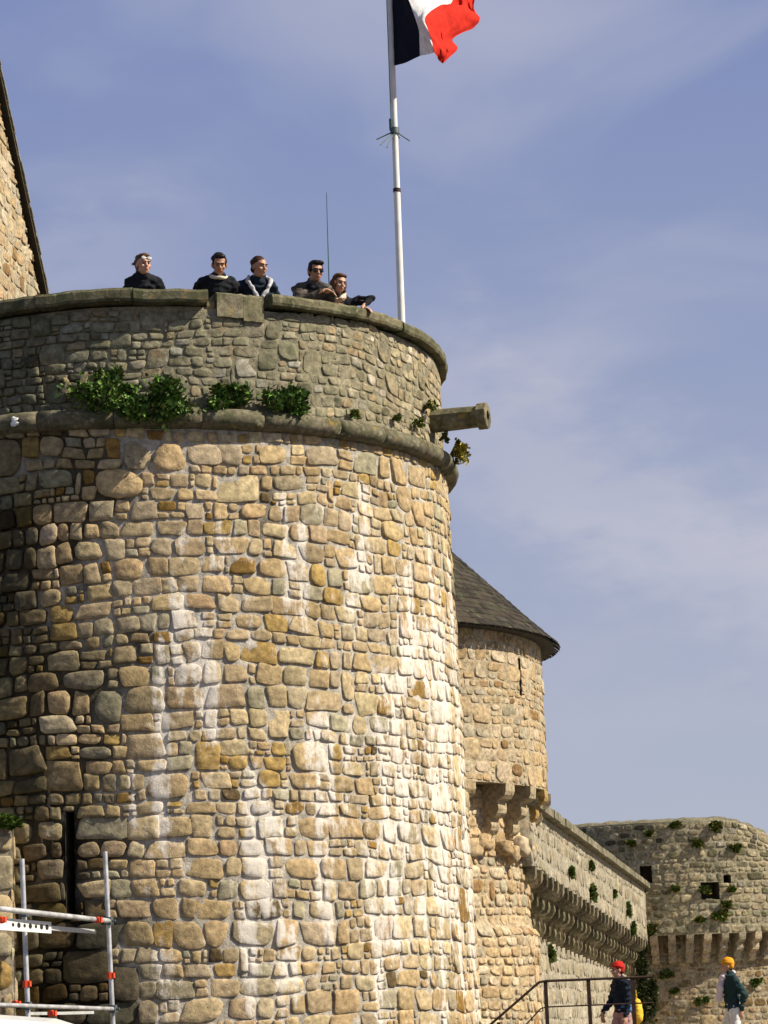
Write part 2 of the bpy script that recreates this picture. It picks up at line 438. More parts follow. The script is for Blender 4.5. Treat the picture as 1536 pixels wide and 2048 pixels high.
for a in [(432, 1040, 1125, 9, .75), (462, 1040, 1110, 8, .65), (523, 1050, 1110, 8, .6), (640, 940, 1060, 18, .5), (722, 960, 1140, 34, .62), (700, 1110, 1230, 30, .5),
          (395, 1220, 1330, 20, .6), (405, 1330, 1430, 16, .6), (420, 1400, 1600, 18, .30), (262, 1540, 1640, 12, .75), (312, 1545, 1640, 12, .75), (300, 1640, 1800, 60, .22),
          (220, 1450, 1560, 10, .4), (560, 1850, 1990, 30, .4), (620, 1430, 1720, 34, .4), (555, 1580, 1700, 30, .34), (780, 1340, 1660, 48, .45), (850, 1250, 1800, 60, .42), (905, 1200, 2048, 60, .42),
          (800, 930, 1330, 40, .34), (860, 950, 1250, 30, .36), (760, 1650, 1900, 50, .30), (640, 1760, 1840, 30, .3), (480, 1660, 1850, 70, .18), (330, 1330, 1500, 40, .2), (100, 1500, 1700, 60, .25)]:
    lb(*a)
rl_ = random.Random(4)
for _ in range(95):
    x_ = rl_.uniform(300, 930); y_ = rl_.uniform(960, 1950); lb(x_, y_, y_ + rl_.uniform(50, 240), rl_.uniform(6, 18), rl_.uniform(.22, .60) * (.68 if x_ < 520 else 1))
def lime1(u, v):
    th = T0 + u / RW
    s = -.10 + .20 * sstep(R(-14), R(42), th) * sstep(9.0, 5.5, v) + .12 * sstep(R(28), R(52), th) * sstep(8.0, 6.0, v)
    for (bu, v0, v1, w, k) in blobs:
        du = abs(u - bu)
        if du < 2.2 * w and v0 - .3 < v < v1 + .15:
            s += k * math.exp(-(du / w) ** 2 * 1.3) * sstep(v0 - .3, v0 + .1, v) * sstep(v1 + .15, v1 - .05, v)
    return min(s, .75)
def mdep1(u, v):
    th = T0 + u / RW
    return 3.1 - 2.25 * sstep(R(-26), R(12), th)
_su, _sv = uv_of(143, 1640); _sb = uv_of(165, 2048)
def stain1(u, v):
    # black run-off below and around the slit, widening downwards, ragged
    if v > _sv + .1: return 0
    t = max(0, min(1, (_sv - v) / 2.4)); c = _su + .10 * t; w = .12 + .30 * t
    return sstep(1.25, .75, abs(u - c) / w + .8 * pn(u * 3.5, v * 1.1, 73)) * sstep(_sv + .1, _sv - .3, v) * .95
def mort1(u, v):
    # mortar painted dark in ragged areas on the left, deepening the shade in the joints
    th = T0 + u / RW; k = sstep(-.25, .35, sstep(R(16), R(-14), th) * 1.5 - .75 + 1.1 * pn(u * 1.3, v * 1.3, 71))
    st = 1 - .8 * stain1(u, v); return tuple((a * (1 - k) + b * k) * st for a, b in zip((.43, .39, .33), (.075, .062, .04)))
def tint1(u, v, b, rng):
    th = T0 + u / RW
    # shade painted into darker, greener stones towards the left, brown run-off stain below the slit
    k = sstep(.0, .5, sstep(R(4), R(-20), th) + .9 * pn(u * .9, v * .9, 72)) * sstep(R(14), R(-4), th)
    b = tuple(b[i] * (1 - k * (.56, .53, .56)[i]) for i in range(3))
    st = max(stain1(u, v), .75 * sstep(.10, .32, pn(u * 2.0, v * .28, 75)) * sstep(R(8), R(-12), th) * sstep(8.0, 7.2, v))  # slit stain, plus dark streaks deepening the painted shade on the left
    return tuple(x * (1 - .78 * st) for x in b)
zt = lambda th, v: RINGF(th) * (v / HW) ** 3 * 1.0
map1 = cyl(CX, CY, RW, T0, ZB, rf=lambda v: RW + .16 * max(0, 1 - v / HW), zf=zt)
su0, sv0 = uv_of(136, 1622); su1, sv1 = uv_of(150, 1838)
slit = (min(su0, su1) - .005, sv1, max(su0, su1) + .02, sv0)
slit = ((slit[0] + slit[2]) / 2 - .05, slit[1], (slit[0] + slit[2]) / 2 + .05, slit[3])
mb = MB()
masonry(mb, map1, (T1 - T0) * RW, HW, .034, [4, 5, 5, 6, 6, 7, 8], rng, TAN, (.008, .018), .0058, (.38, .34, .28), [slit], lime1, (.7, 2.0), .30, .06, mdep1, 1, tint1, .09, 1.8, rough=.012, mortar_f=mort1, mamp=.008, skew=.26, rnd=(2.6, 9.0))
# the rest of the drum, never in view from the front
ringsolid(mb, CX, CY, [(RW, ZB), (RW, ZR - .1), (RW - .6, ZR - .1), (RW - .6, ZB)], T1, T0 + 2 * PI, 60, (.28, .22, .14), rng=rng, jitter=.01, cap=False)
part(mb, 'wall', [M['stone'], M['mortar']], tower, True)
recess(map1, slit, .5, tower, 'arrow_slit')
# string course: half round moulding made of long cut stones
mb = MB(); th = T0
NR = 10
while th < T0 + 2 * PI - .01:
    t2 = min(th + R(rng.uniform(9, 15)), T0 + 2 * PI)
    dr = rng.uniform(-.006, .006); prof = [(RW - .15, ZR - .13)]
    prof += [(RW - .005 + dr, ZR - .125)] + [(RW + .045 + dr + .115 * math.cos(a), ZR + .115 * math.sin(a)) for a in [R(-80 + 160 * k / NR) for k in range(NR + 1)]] + [(RW - .02, ZR + .135), (RW - .15, ZR + .135)]
    ringsolid(mb, CX, CY, prof, th, t2 - R(.12), max(2, int((t2 - th) / R(2))), jit((.17, .15, .10), rng, .10), zf=RINGF, rng=rng, jitter=.006)
    th = t2
part(mb, 'string_course', M['coping'], tower, True)
# parapet above it
mb = MB(); RP = RW - .03
HP = ZC - .19 - (ZR + .11)
mapp = cyl(CX, CY, RP, T0, ZR + .11, zf=lambda th, v: RINGF(th) * (1 - v / HP) + COPF(th) * v / HP)
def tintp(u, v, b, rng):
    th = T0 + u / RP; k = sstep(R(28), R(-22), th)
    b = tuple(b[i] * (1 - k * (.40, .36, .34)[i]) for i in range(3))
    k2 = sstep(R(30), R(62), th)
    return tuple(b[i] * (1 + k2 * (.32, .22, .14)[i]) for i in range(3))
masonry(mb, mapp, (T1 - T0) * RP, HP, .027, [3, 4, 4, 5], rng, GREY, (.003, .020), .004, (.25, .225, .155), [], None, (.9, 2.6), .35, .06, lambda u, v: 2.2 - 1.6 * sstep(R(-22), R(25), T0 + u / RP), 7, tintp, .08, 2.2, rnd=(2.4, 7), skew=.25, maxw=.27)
ringsolid(mb, CX, CY, [(RP, ZR + .11), (RP, ZC - .19), (RP - .45, ZC - .19), (RP - .45, ZR + .11)], T1, T0 + 2 * PI, 60, (.2, .18, .13), rng=rng, jitter=.01, cap=False)
ringsolid(mb, CX, CY, [(RP - .05, ZR - .1), (RP - .05, ZC - .185), (RP - .46, ZC - .185), (RP - .46, ZR - .1)], T0, T1, 90, (.2, .18, .13), zf=COPF, rng=rng, jitter=.003, cap=False)
part(mb, 'parapet', [M['parapet'], M['mortar']], tower, True)
# coping slabs, with the flush merlon stones in the gap
mb = MB()
def slabs(t0, t1, rout, zb, zt_, col, step=(12, 20)):
    th = t0
    while th < t1 - .001:
        t2 = th + R(rng.uniform(*step)); t2 = t1 if t2 > t1 - R(6) else t2
        dz = rng.uniform(-.014, .014); dr = rng.uniform(-.014, .014)
        ringsolid(mb, CX, CY, [(RP - .46, zb + dz), (rout - .015 + dr, zb + dz), (rout + dr, zb + .03 + dz), (rout + dr, zt_ - .045 + dz), (rout - .03 + dr, zt_ - .008 + dz), (rout - .09, zt_ + dz), (RP - .46, zt_ + dz)],
                  th, t2 - R(.10), max(3, int((t2 - th) / R(1.6))), jit(col, rng, .12), zf=COPF, rng=rng, jitter=.009)
        th = t2
tA, tB = px2th(412, 590), px2th(530, 600)
slabs(R(-150), tA, RW + .12, ZC - .165, ZC, (.12, .11, .07))
slabs(tB + R(.7), R(130), RW + .085, ZC - .155, ZC - .01, (.17, .155, .095))
slabs(R(130), R(210), RW + .085, ZC - .155, ZC - .01, (.17, .155, .095))
# low ledge where the slab has broken away, then two upright stones
slabs(tA + R(.15), tA + R(1.6), RW - .02, ZC - .20, ZC - .09, (.24, .20, .12))
ringsolid(mb, CX, CY, [(RP - .44, ZC - .30), (RW + .02, ZC - .31), (RW + .03, ZC - .04), (RW - .02, ZC - .01), (RP - .44, ZC - .01)], tA + R(1.7), tA + R(6.2), 4, (.25, .22, .15), zf=COPF, rng=rng, jitter=.006)
ringsolid(mb, CX, CY, [(RP - .44, ZC - .33), (RW + .015, ZC - .34), (RW + .02, ZC - .05), (RW - .03, ZC - .012), (RP - .44, ZC - .012)], tA + R(6.3), tB - R(.4), 5, (.20, .18, .11), zf=COPF, rng=rng, jitter=.006)
part(mb, 'coping', M['coping'], tower, False)
# platform floor inside
FZ = ZC - 1.10
mb = MB(); ringsolid(mb, CX, CY, [(.02, FZ - .3), (RP - .47, FZ - .3), (RP - .47, FZ), (.02, FZ)], 0, 2 * PI, 72, (.25, .22, .17), cap=False)
part(mb, 'floor', M['soil'], tower)
# stone spout, shaped like a barrel with a collar
ths = px2th(862, 845) + R(2)
sd = Vector((math.sin(ths), -math.cos(ths), 0)); sc = Vector((CX, CY, 0)) + sd * (RW - .35); sc.z = at(862, 846, sc.y).z
mb = MB(); side = sd.cross(Vector((0, 0, 1))).normalized()
tip_len = .35 + .70
def barrel(prof, n=12):
    vs = []; fs = []
    for (l, r) in prof:
        for k in range(n):
            a = 2 * PI * (k + .5) / n; vs.append(sc + sd * l + side * math.cos(a) * r + Vector((0, 0, math.sin(a) * r)))
    for i in range(len(prof) - 1):
        for k in range(n): fs.append((i * n + k, i * n + (k + 1) % n, (i + 1) * n + (k + 1) % n, (i + 1) * n + k))
    fs.append(tuple(range(n)))
    fs.append(tuple((len(prof) - 1) * n + k for k in range(n)))
    cs = [jit((.20, .175, .11), rng, .15) for _ in vs]
    mb.add(vs, fs, cs)
barrel([(0, .155), (.4, .152), (.7, .146), (tip_len - .13, .140), (tip_len - .12, .172), (tip_len - .01, .172), (tip_len, .158), (tip_len, .07), (tip_len - .25, .065)], 10)
part(mb, 'water_spout', M['coping'], tower, False)

# ------------------------------------------------------------------ low buttress wall at the left edge
rng = random.Random(5)
bx = thing('buttress_wall', 'low tan stone wall jutting from the foot of the round tower at the left edge, grass on top', 'wall', (at(0, 2000, 28.3).x, 28.3, 0))
pr = at(30, 1900, 28.35); du = Vector((1, .35, 0)).normalized(); nrm = Vector((.35, -1, 0)).normalized()
ob = Vector((pr.x, pr.y, 0)) - du * 3.0; bz = at(12, 1650, 28.2).z
mb = MB(); masonry(mb, plane(ob, du, nrm, -.02), 3.0, bz, .05, [6, 7, 8, 9], rng, TAN, (.012, .035), .016, (.30, .25, .18), [], None, (.7, 1.3), .12, .1, None, 3)
nb = -nrm
c0 = Vector((ob.x, ob.y, bz / 2)) + du * 1.49 + nb * .55
mb.box(c0, du, nb, Vector((0, 0, 1)), 1.48, .53, bz / 2 - .02, (.26, .21, .14))
masonry(mb, plane(Vector((pr.x, pr.y, 0)), nb, du, -.02), 1.1, bz, .05, [6, 7, 8, 9], rng, TAN, (.01, .02), .016, (.30, .25, .18), [], None, (.7, 1.3), .12, .1, None, 3)
mb.box(Vector((ob.x, ob.y, bz + .03)) + du * 1.49 + nb * .5, du, nb, Vector((0, 0, 1)), 1.5, .55, .045, (.28, .24, .16))
part(mb, 'wall', [M['stone'], M['mortar']], bx, True)

# ------------------------------------------------------------------ gable building behind, upper left
rng = random.Random(8)
GY = 45.0
A = at(88, 592, 48.2); top = at(-4, 160, 45.2)
gh = thing('gable_building', 'stone building showing a steep slate verge, rising behind the round tower at upper left', 'building', (A.x - 1, 50, 0))
gd = Vector((A.x - top.x, 3.0, 0)).normalized(); gn = Vector((gd.y, -gd.x, 0))
slope_h = A.z - top.z; slope_l = math.hypot(A.x - top.x, 3.0)
m_ = slope_h / slope_l
o = Vector((A.x, A.y, 0)) - gd * 6.5; z0 = 5.0
HT = top.z - z0 + .4
def gmap(u, v, n): return o + gd * u + gn * n + Vector((0, 0, z0 + v))
Ue = lambda v: 6.5 + (z0 + v - A.z) / m_     # where the roof line crosses
big = MB()
masonry(big, gmap, 8.3, HT, .07, [3, 4, 4], rng, PALE, (.001, .008), .014, (.42, .36, .25), [], None, (.9, 2.2), .3, .06, None, 12, None, .2, 1.5)
# keep only what lies under the roof line
keepf = []; keepm = []
def loc(vv):
    d = Vector(vv) - o; return d.dot(gd), d.z - z0
for fi, f in enumerate(big.f):
    if all((lambda uv: uv[0] < Ue(uv[1]) - .28)(loc(big.v[i])) for i in f): keepf.append(f); keepm.append(big.m[fi])
big.f, big.m = keepf, keepm
# core of the building behind the gable
def corner(u, z, b): return o + gd * u - gn * b + Vector((0, 0, z))
zt2 = z0 + HT - .3
prof = [(0, 0), (Ue(-z0 + 4) - .32, 0), (Ue(0) - .32, z0), (Ue(HT - .3) - .32, zt2), (0, zt2)]
vs = [corner(u, z, .05) for u, z in prof] + [corner(u, z, 5.0) for u, z in prof]
big.add(vs, [(0, 1, 2, 3, 4), (9, 8, 7, 6, 5)] + [(i, (i + 1) % 5, 5 + (i + 1) % 5, 5 + i) for i in range(5)], (.36, .30, .2))
part(big, 'wall', [M['farstone'], M['mortar']], gh, True)
# roof: courses of slates stepping down the slope, overhanging the gable
mb = MB(); sd_ = Vector((gd.x, gd.y, m_)).normalized()
if sd_.z > 0: sd_ = -sd_ if m_ < 0 and False else sd_
dn = (gd * 1 + Vector((0, 0, m_))).normalized()            # down the slope
outn = (gd * (-m_) + Vector((0, 0, 1))).normalized()       # away from the building
ps = Vector((A.x, A.y, A.z))
Ls = 7.0; k = -1.2
while k < Ls:
    base = ps - dn * k
    col = jit((.085, .08, .072), rng, .3)
    ww = 5.2; j = 0
    while j < 26:
        y0 = -.10 + j * .2
        c = base - gn * (y0 + .098) + outn * (.055 + rng.uniform(0, .008))
        ax = gn; ay = (dn * 1 + outn * .10).normalized(); az = ax.cross(ay)
        mb.box(c + gn * (rng.uniform(-.012, .012) if j == 0 else 0), ax, ay, az, .097, .12 + rng.uniform(-.01, .01), .018, jit((.20, .19, .165), rng, .3))
        j += 1
    k += .155
part(mb, 'roof', M['slate'], gh)
mb = MB(); c = ps - dn * 3.0 - gn * 2.44 + outn * .01; mb.box(c, gn, dn, outn, 2.51, 4.2, .03, (.05, .045, .04)); part(mb, 'roof_boards', M['stem'], gh)

# ------------------------------------------------------------------ conical-roofed tower
rng = random.Random(21)
C2Y = 47.0; C2X = at(595, 1300, C2Y).x
ZE = at(1113, 1296, C2Y).z; R2 = 4.42; RR2 = 4.68
t2w = thing('conical_roofed_tower', 'round stone tower with a dark conical slate roof behind the big tower', 'tower', (C2X, C2Y, 0))
ZC2 = at(1098, 1590, C2Y).z       # underside of the projecting storey
T20, T21 = R(15), R(125)
def th2(px, py, r):
    lo, hi = R(-80), R(86)
    for _ in range(40):
        m = (lo + hi) / 2; y = C2Y - math.cos(m) * r
        if C2X + math.sin(m) * r < at(px, py, y).x: lo = m
        else: hi = m
    return lo
H2 = ZE - .02 - ZC2
map2 = cyl(C2X, C2Y, R2, T20, ZC2)
ta = th2(1040, 1350, R2); ya = C2Y - math.cos(ta) * R2
s2 = ((ta - T20) * R2 - .045, at(1040, 1391, ya).z - ZC2, (ta - T20) * R2 + .045, at(1038, 1316, ya).z - ZC2)
def lime2(u, v): return -.3 + .55 * sstep(H2 - .55, H2 - .38, v) * sstep(H2 - .16, H2 - .22, v) + .25 * sstep(.6, .1, v) * sstep(3.0, 2.2, u)
mb = MB()
masonry(mb, map2, (T21 - T20) * R2, H2, .045, [3, 3, 4, 5], rng, PALE, (.001, .012), .012, (.42, .34, .225), [s2], lime2, (.9, 2.3), .35, .08, None, 22, None, .13, 1.5, rnd=(2.2, 5))
ringsolid(mb, C2X, C2Y, [(R2, ZC2), (R2, ZE), (R2 - .5, ZE), (R2 - .5, ZC2)], T21, T20 + 2 * PI, 60, (.36, .30, .2), rng=rng, jitter=.01, cap=False)
ringsolid(mb, C2X, C2Y, [(R2 - .005, ZC2 - .0), (R2 - .005, ZC2 + .02), (R2 - .45, ZC2 + .02), (R2 - .45, ZC2)], T20, T21, 40, (.3, .25, .16), cap=False)
part(mb, 'upper_wall', [M['farstone'], M['mortar']], t2w, True)
recess(map2, s2, .4, t2w, 'arrow_slit')
ZL2 = ZC2 - .02; RL2 = 3.98
zsh = at(1075, 1860, C2Y).z
def rl(v):
    z = v + 0.0
    return RL2 + .14 * sstep(zsh + .12, zsh - .12, z)
mb = MB()
masonry(mb, cyl(C2X, C2Y, RL2, T20, 0, rf=rl), (T21 - T20) * RL2, ZL2, .045, [3, 4, 4, 5], rng, PALE, (.004, .03), .010, (.42, .34, .225), [], None, (.9, 2.4), .35, .08, None, 25, lambda u, v, b, r: tuple(min(.6, x * 1.12) for x in b), .13, 1.5, rnd=(2.2, 5))
ringsolid(mb, C2X, C2Y, [(RL2, 0), (RL2, ZL2), (RL2 - .5, ZL2), (RL2 - .5, 0)], T21, T20 + 2 * PI, 60, (.36, .30, .2), rng=rng, jitter=.01, cap=False)
part(mb, 'lower_wall', [M['farstone'], M['mortar']], t2w, True)
def rough_stone(mb, c, ax, ay, az, h, col, rng, k=.18):
    """irregular rounded block: a subdivided box pulled towards an ellipsoid"""
    bm = bmesh.new(); bmesh.ops.create_cube(bm, size=2); bmesh.ops.subdivide_edges(bm, edges=bm.edges[:], cuts=2, use_grid_fill=True)
    sx = rng.random() * 50
    vs = []
    for v in bm.verts:
        p = v.co.copy(); q = p.normalized() * 1.18; p = p.lerp(q, .32)
        p *= 1 + k * noise.noise(p * 1.1 + Vector((sx, 0, 0)))
        vs.append(c + ax * (p.x * h[0]) + ay * (p.y * h[1]) + az * (p.z * h[2]))
    bm.verts.index_update(); fs = [tuple(v.index for v in f.verts) for f in bm.faces]; bm.free()
    mb.add(vs, fs, [jit(col, rng, .1) for _ in vs])
UPZ = Vector((0, 0, 1))
def corbel_mesh(name, steps, wid, proj, hgt, rng, pal):
    """stacked rounded stones stepping outwards; local y is outwards, top at z = 0, wall face at y = 0"""
    mb = MB()
    for i in range(steps):
        out_ = proj * (steps - i) / steps; z = -hgt * (i + .5) / steps
        c = Vector((0, out_ / 2 - .06, z))
        rough_stone(mb, c, Vector((1, 0, 0)), Vector((0, 1, 0)), UPZ, (wid / 2, out_ / 2 + .07, hgt / steps / 2 * 1.04), jit(rng.choice([p[0] for p in pal[:4]]), rng, .1), rng, .22)
    return mb
def corbel_block(name, steps, wid, proj, hgt, rng, pal):
    """flat-sided bracket whose front steps out in quarter rounds; local y outwards, top at z = 0"""
    mb = MB(); pr = [(0, 0), (proj, 0)]
    for i in range(steps):
        y1 = proj * (steps - i) / steps; y0 = proj * (steps - i - 1) / steps; zt_ = -hgt * i / steps; zb_ = -hgt * (i + 1) / steps
        pr.append((y1, zt_ + (zb_ - zt_) * .45))
        for q in (30, 60, 90):
            a = R(q); pr.append((y0 + (y1 - y0) * math.cos(a), zt_ + (zb_ - zt_) * (.45 + .50 * math.sin(a))))
        pr.append((max(0, y0 - .02), zb_))
    pr.append((0, -hgt)); vs = []; n = len(pr)
    for x in (-wid / 2, wid / 2):
        for (y, z) in pr: vs.append(Vector((x + rng.uniform(-.012, .012), y + rng.uniform(-.012, .012) if y > .02 else -.08, z + rng.uniform(-.008, .008) if z < -.01 else z)))
    c = jit(rng.choice([p[0] for p in pal[:4]]), rng, .12)
    mb.add(vs, [tuple(range(n)), tuple(range(2 * n - 1, n - 1, -1))] + [(i, n + i, n + (i + 1) % n, (i + 1) % n) for i in range(n)], [jit(c, rng, .1) for _ in vs])
    return mb
corb = []
for th_ in [29, 41, 54.5, 65.5, 76, 88, 100, 112]:
    mbc = corbel_block('corbel', 3, .28, R2 - RL2 + .06, .86, rng, TAN)
    o_ = mbc.build('corbel', M['farstone'], t2w); a = R(th_)
    o_.location = (math.sin(a) * (RL2 - .01), -math.cos(a) * (RL2 - .01), ZC2 + .0)
    o_.rotation_euler = (0, 0, a + PI)
for i_, (dg_, dz_) in enumerate(((34, 1.12), (46, 1.08), (50, .98), (60, 1.05), (64, 1.14), (71, 1.0), (79, 1.08), (86, 1.0))):
    mb = MB(); a = R(dg_); rr = RL2 + .04; z = ZC2 - dz_
    rough_stone(mb, Vector((C2X + math.sin(a) * rr, C2Y - math.cos(a) * rr, z)), Vector((math.cos(a), math.sin(a), 0)), Vector((math.sin(a), -math.cos(a), 0)), UPZ, (rng.uniform(.12, .2), .15, rng.uniform(.10, .17)), rng.choice([p[0] for p in PALE[:3]]), rng, .4)
    part(mb, 'broken_corbel', M['farstone'], t2w, True)
# cone of slates
mb = MB(); zap = ZE + RR2 * .985
sl = math.hypot(RR2, zap - ZE); k = 0.0; row = 0
while k < sl - .3:
    f = 1 - k / sl; r_ = RR2 * f
    flare = .0 if k > .8 else .07 * (1 - k / .8) ** 2
    nsl = max(8, int(2 * PI * r_ / .17)); off = rng.random()
    for i in range(nsl):
        t_a = 2 * PI * (i + off) / nsl
        if R(140) < t_a % (2 * PI) < R(330) and row % 1 == 0 and i % 1 == 0: pass
        wn = PI / nsl * .96; f2 = 1 - (k + .30) / sl
        zz = lambda kk: ZE + (zap - ZE) * kk / sl
        lift = .02 + rng.uniform(0, .008)
        vs = []
        for (aa, kk, lf) in ((t_a - wn, k - rng.uniform(0, .012), lift), (t_a + wn, k - rng.uniform(0, .012), lift), (t_a + wn, k + .28, .004), (t_a - wn, k + .28, .004)):
            rad = RR2 * (1 - kk / sl) + lf + (.07 * max(0, 1 - kk / .8) ** 2)
            z = zz(kk) + lf - (.04 * max(0, 1 - kk / .8) ** 2)
            vs.append(Vector((C2X + math.sin(aa) * rad, C2Y - math.cos(aa) * rad, z)))
        vs += [v - Vector((0, 0, .016)) for v in vs[:2]]
        mb.add(vs, [(0, 1, 2, 3), (0, 4, 5, 1)], jit((.036, .028, .020), rng, .5))
    k += .15; row += 1
ringsolid(mb, C2X, C2Y, [(RR2 - .01, ZE - .05), (RR2 - .01, ZE - .01), (.02, zap - .06), (.02, zap - .12), (R2 - .3, ZE - .05)], 0, 2 * PI, 96, (.05, .045, .04), cap=False)
part(mb, 'roof', M['slate'], t2w)

# ------------------------------------------------------------------ curtain wall running back to the far bastion
rng = random.Random(31)
YA = 46.6; YB = 76.5
pa = at(1072, 1700, YA); pb = at(1291, 1800, YB)
cw = thing('curtain_wall', 'long grey curtain wall with a row of corbels, receding between the two far towers', 'wall', (pa.x, pa.y, 0))
cd_ = Vector((pb.x - pa.x, pb.y - pa.y, 0)); LC = cd_.length; cd_.normalize(); cn = Vector((cd_.y, -cd_.x, 0))
ZCT = at(1098, 1606, YA + .4).z; ZM = at(1066, 1736, YA).z; DROP = ZM - at(1291, 1885, YB).z
ZF = lambda u: ZM - DROP * max(0, u) / LC
print('curtain', LC, ZCT, ZM, 'B top', at(1291, 1764, YB).z, 'B mach', at(1291, 1890, YB).z)
o_up = Vector((pa.x, pa.y, 0)) - cd_ * .8 + cn * .0
PALC = [((.33, .29, .215), 6), ((.30, .27, .20), 5), ((.36, .30, .21), 4), ((.26, .22, .14), 2), ((.40, .36, .28), 2)]
def limec(u, v): return -.10 + .18 * pn(u * .35, 0, 40)
mb = MB()
_h = ZCT - .16 - ZM
def mapcw(u, v, n): return o_up + cd_ * u + cn * n + Vector((0, 0, ZF(u) + v * (_h + ZM - ZF(u)) / _h))
masonry(mb, mapcw, LC + .8, _h, .08, [3, 4, 4], rng, PALC, (.001, .007), .014, (.33, .295, .225), [], limec, (1, 2.4), .2, .06, None, 33, None, .2, rnd=(2, 3.6))
_vs = [o_up + cd_ * u_ - cn * b_ + Vector((0, 0, z_)) for u_ in (0, LC + .8) for b_ in (.01, .56) for z_ in (ZF(u_) + .0, ZCT - .165)]
mb.add(_vs, [(0, 1, 3, 2), (4, 6, 7, 5), (0, 4, 5, 1), (2, 3, 7, 6), (0, 2, 6, 4), (1, 5, 7, 3)], (.27, .24, .18))
part(mb, 'parapet', [M['farstone'], M['mortar']], cw, True)
SB = .55
mb = MB(); masonry(mb, plane(o_up - cn * SB, cd_, cn, 0), LC + .8, ZM + .02, .08, [3, 4, 4], rng, PALC, (.001, .007), .014, (.36, .32, .245), [], lambda u, v: .0 + .25 * pn(u * .5, 0, 41), (1, 2.4), .2, .06, None, 36, None, .2, rnd=(2, 3.6))
mb.box(o_up + cd_ * (LC + .8) / 2 - cn * (SB + .45) + Vector((0, 0, ZM / 2)), cd_, cn, UPZ, (LC + .8) / 2, .42, ZM / 2 - .01, (.27, .24, .18))
part(mb, 'wall', [M['farstone'], M['mortar']], cw, True)
mb = MB(); u = 0
while u < LC + .7:
    w = rng.uniform(.8, 1.3)
    mb.box(o_up + cd_ * (u + w / 2) - cn * .24 + Vector((0, 0, ZCT - .075 + rng.uniform(-.008, .008))), cd_, cn, UPZ, w / 2 - .006, .40 + rng.uniform(-.01, .01), .075, jit((.24, .21, .15), rng, .15)); u += w
part(mb, 'coping', M['coping'], cw)
protos = []
nC = 31
for i in range(nC):
    u = .15 + i * (LC - .2) / (nC - 1)
    if i < 4:
        mbc = corbel_block('corbel', 3, .26, SB + .03, 1.02, rng, DIRTY); o_ = mbc.build('corbel', M['oldstone'], cw); protos.append(o_)
    else: o_ = protos[i % 4].copy(); COL.objects.link(o_); o_.parent = cw
    P = cd_ * u - cd_ * .6 - cn * SB
    o_.location = (P.x, P.y, ZF(u) + .01); o_.rotation_euler = (0, 0, math.atan2(cn.y, cn.x) - PI / 2)

# ------------------------------------------------------------------ far bastion
rng = random.Random(41)
C3Y = 82.0; R3 = 5.6
C3X = at(1325, 1800, C3Y).x
ZT3 = at(1300, 1645, C3Y - R3).z; ZM3 = at(1400, 1868, C3Y - R3).z
t3 = thing('bastion_tower', 'squat far bastion tower with square gunports and corbels at the right edge', 'tower', (C3X, C3Y, 0))
def th3(px, py, r):
    lo, hi = R(-88), R(80)
    for _ in range(40):
        m = (lo + hi) / 2; y = C3Y - math.cos(m) * r
        if C3X + math.sin(m) * r < at(px, py, y).x: lo = m
        else: hi = m
    return lo
T30, T31 = R(-75), R(120)
H3 = ZT3 - ZM3
def topf(th, v): return -(1.1 * sstep(R(14), R(48), th)) * sstep(H3 * .6, H3, v)
map3 = cyl(C3X, C3Y, R3, T30, ZM3, zf=topf)
def hole3(x0, y0, x1, y1):
    a = th3(x0, (y0 + y1) / 2, R3); b = th3(x1, (y0 + y1) / 2, R3); y = C3Y - math.cos((a + b) / 2) * R3
    return ((a - T30) * R3, at(x0, y1, y).z - ZM3 + .1 * 0, (b - T30) * R3, at(x0, y0, y).z - ZM3)
hs = [hole3(1280, 1732, 1304, 1767), hole3(1402, 1765, 1439, 1800), hole3(1447, 1750, 1462, 1766)]
def tint3(u, v, b, rng):
    k = sstep(H3 - 1.0, H3 - .5, v + .5 * pn(u, 0, 50)); 
    if k > .3 and rng.random() < .35:
        q = rng.choice((.3, 1.5)); return tuple(x * q for x in b)
    return tuple(x * (1 - .15 * k) for x in b)
mb = MB()
masonry(mb, map3, (T31 - T30) * R3, H3, .065, [2, 3, 3, 4], rng, OLD, (.002, .022), .016, (.35, .31, .21), hs, None, (1, 2.2), .35, .06, None, 43, tint3, .2, 1.5, rnd=(2.2, 5))
ringsolid(mb, C3X, C3Y, [(R3, ZM3), (R3, ZT3 - .8), (R3 - .6, ZT3 - .8), (R3 - .6, ZM3)], T31, T30 + 2 * PI, 50, (.25, .22, .15), rng=rng, jitter=.02, cap=False)
ringsolid(mb, C3X, C3Y, [(R3 - .62, ZM3), (R3 - .62, ZT3 - .4), (R3 - .03, ZT3 - .35), (R3 - .03, ZT3 - .03), (R3 - .30, ZT3 + .10), (R3 - .8, ZT3 + .16), (R3 - .9, ZM3 + .3)], T30, R(12), 50, (.25, .22, .15), rng=rng, jitter=.025, cap=True)
k = 26
for i in range(k):
    a0 = R(12) + R(108) * i / k; a1 = R(12) + R(108) * (i + 1) / k; dz = topf((a0 + a1) / 2, H3)
    ringsolid(mb, C3X, C3Y, [(R3 - .62, ZM3), (R3 - .62, ZT3 - .4 + dz), (R3 - .03, ZT3 - .35 + dz), (R3 - .03, ZT3 - .03 + dz), (R3 - .30, ZT3 + .10 + dz), (R3 - .8, ZT3 + .16 + dz), (R3 - .9, ZM3 + .3)], a0, a1, 2, (.25, .22, .15), rng=rng, jitter=.02, cap=False)
ringsolid(mb, C3X, C3Y, [(R3 - .75, ZM3 - .005), (R3 - .01, ZM3 - .005), (R3 - .01, ZM3 + .02), (R3 - .75, ZM3 + .02)], T30, T31, 60, (.25, .22, .15), cap=False)
part(mb, 'parapet', [M['oldstone'], M['mortar']], t3, True)
for h in hs: recess(map3, h, .6, t3, 'gunport', M['mortar'])
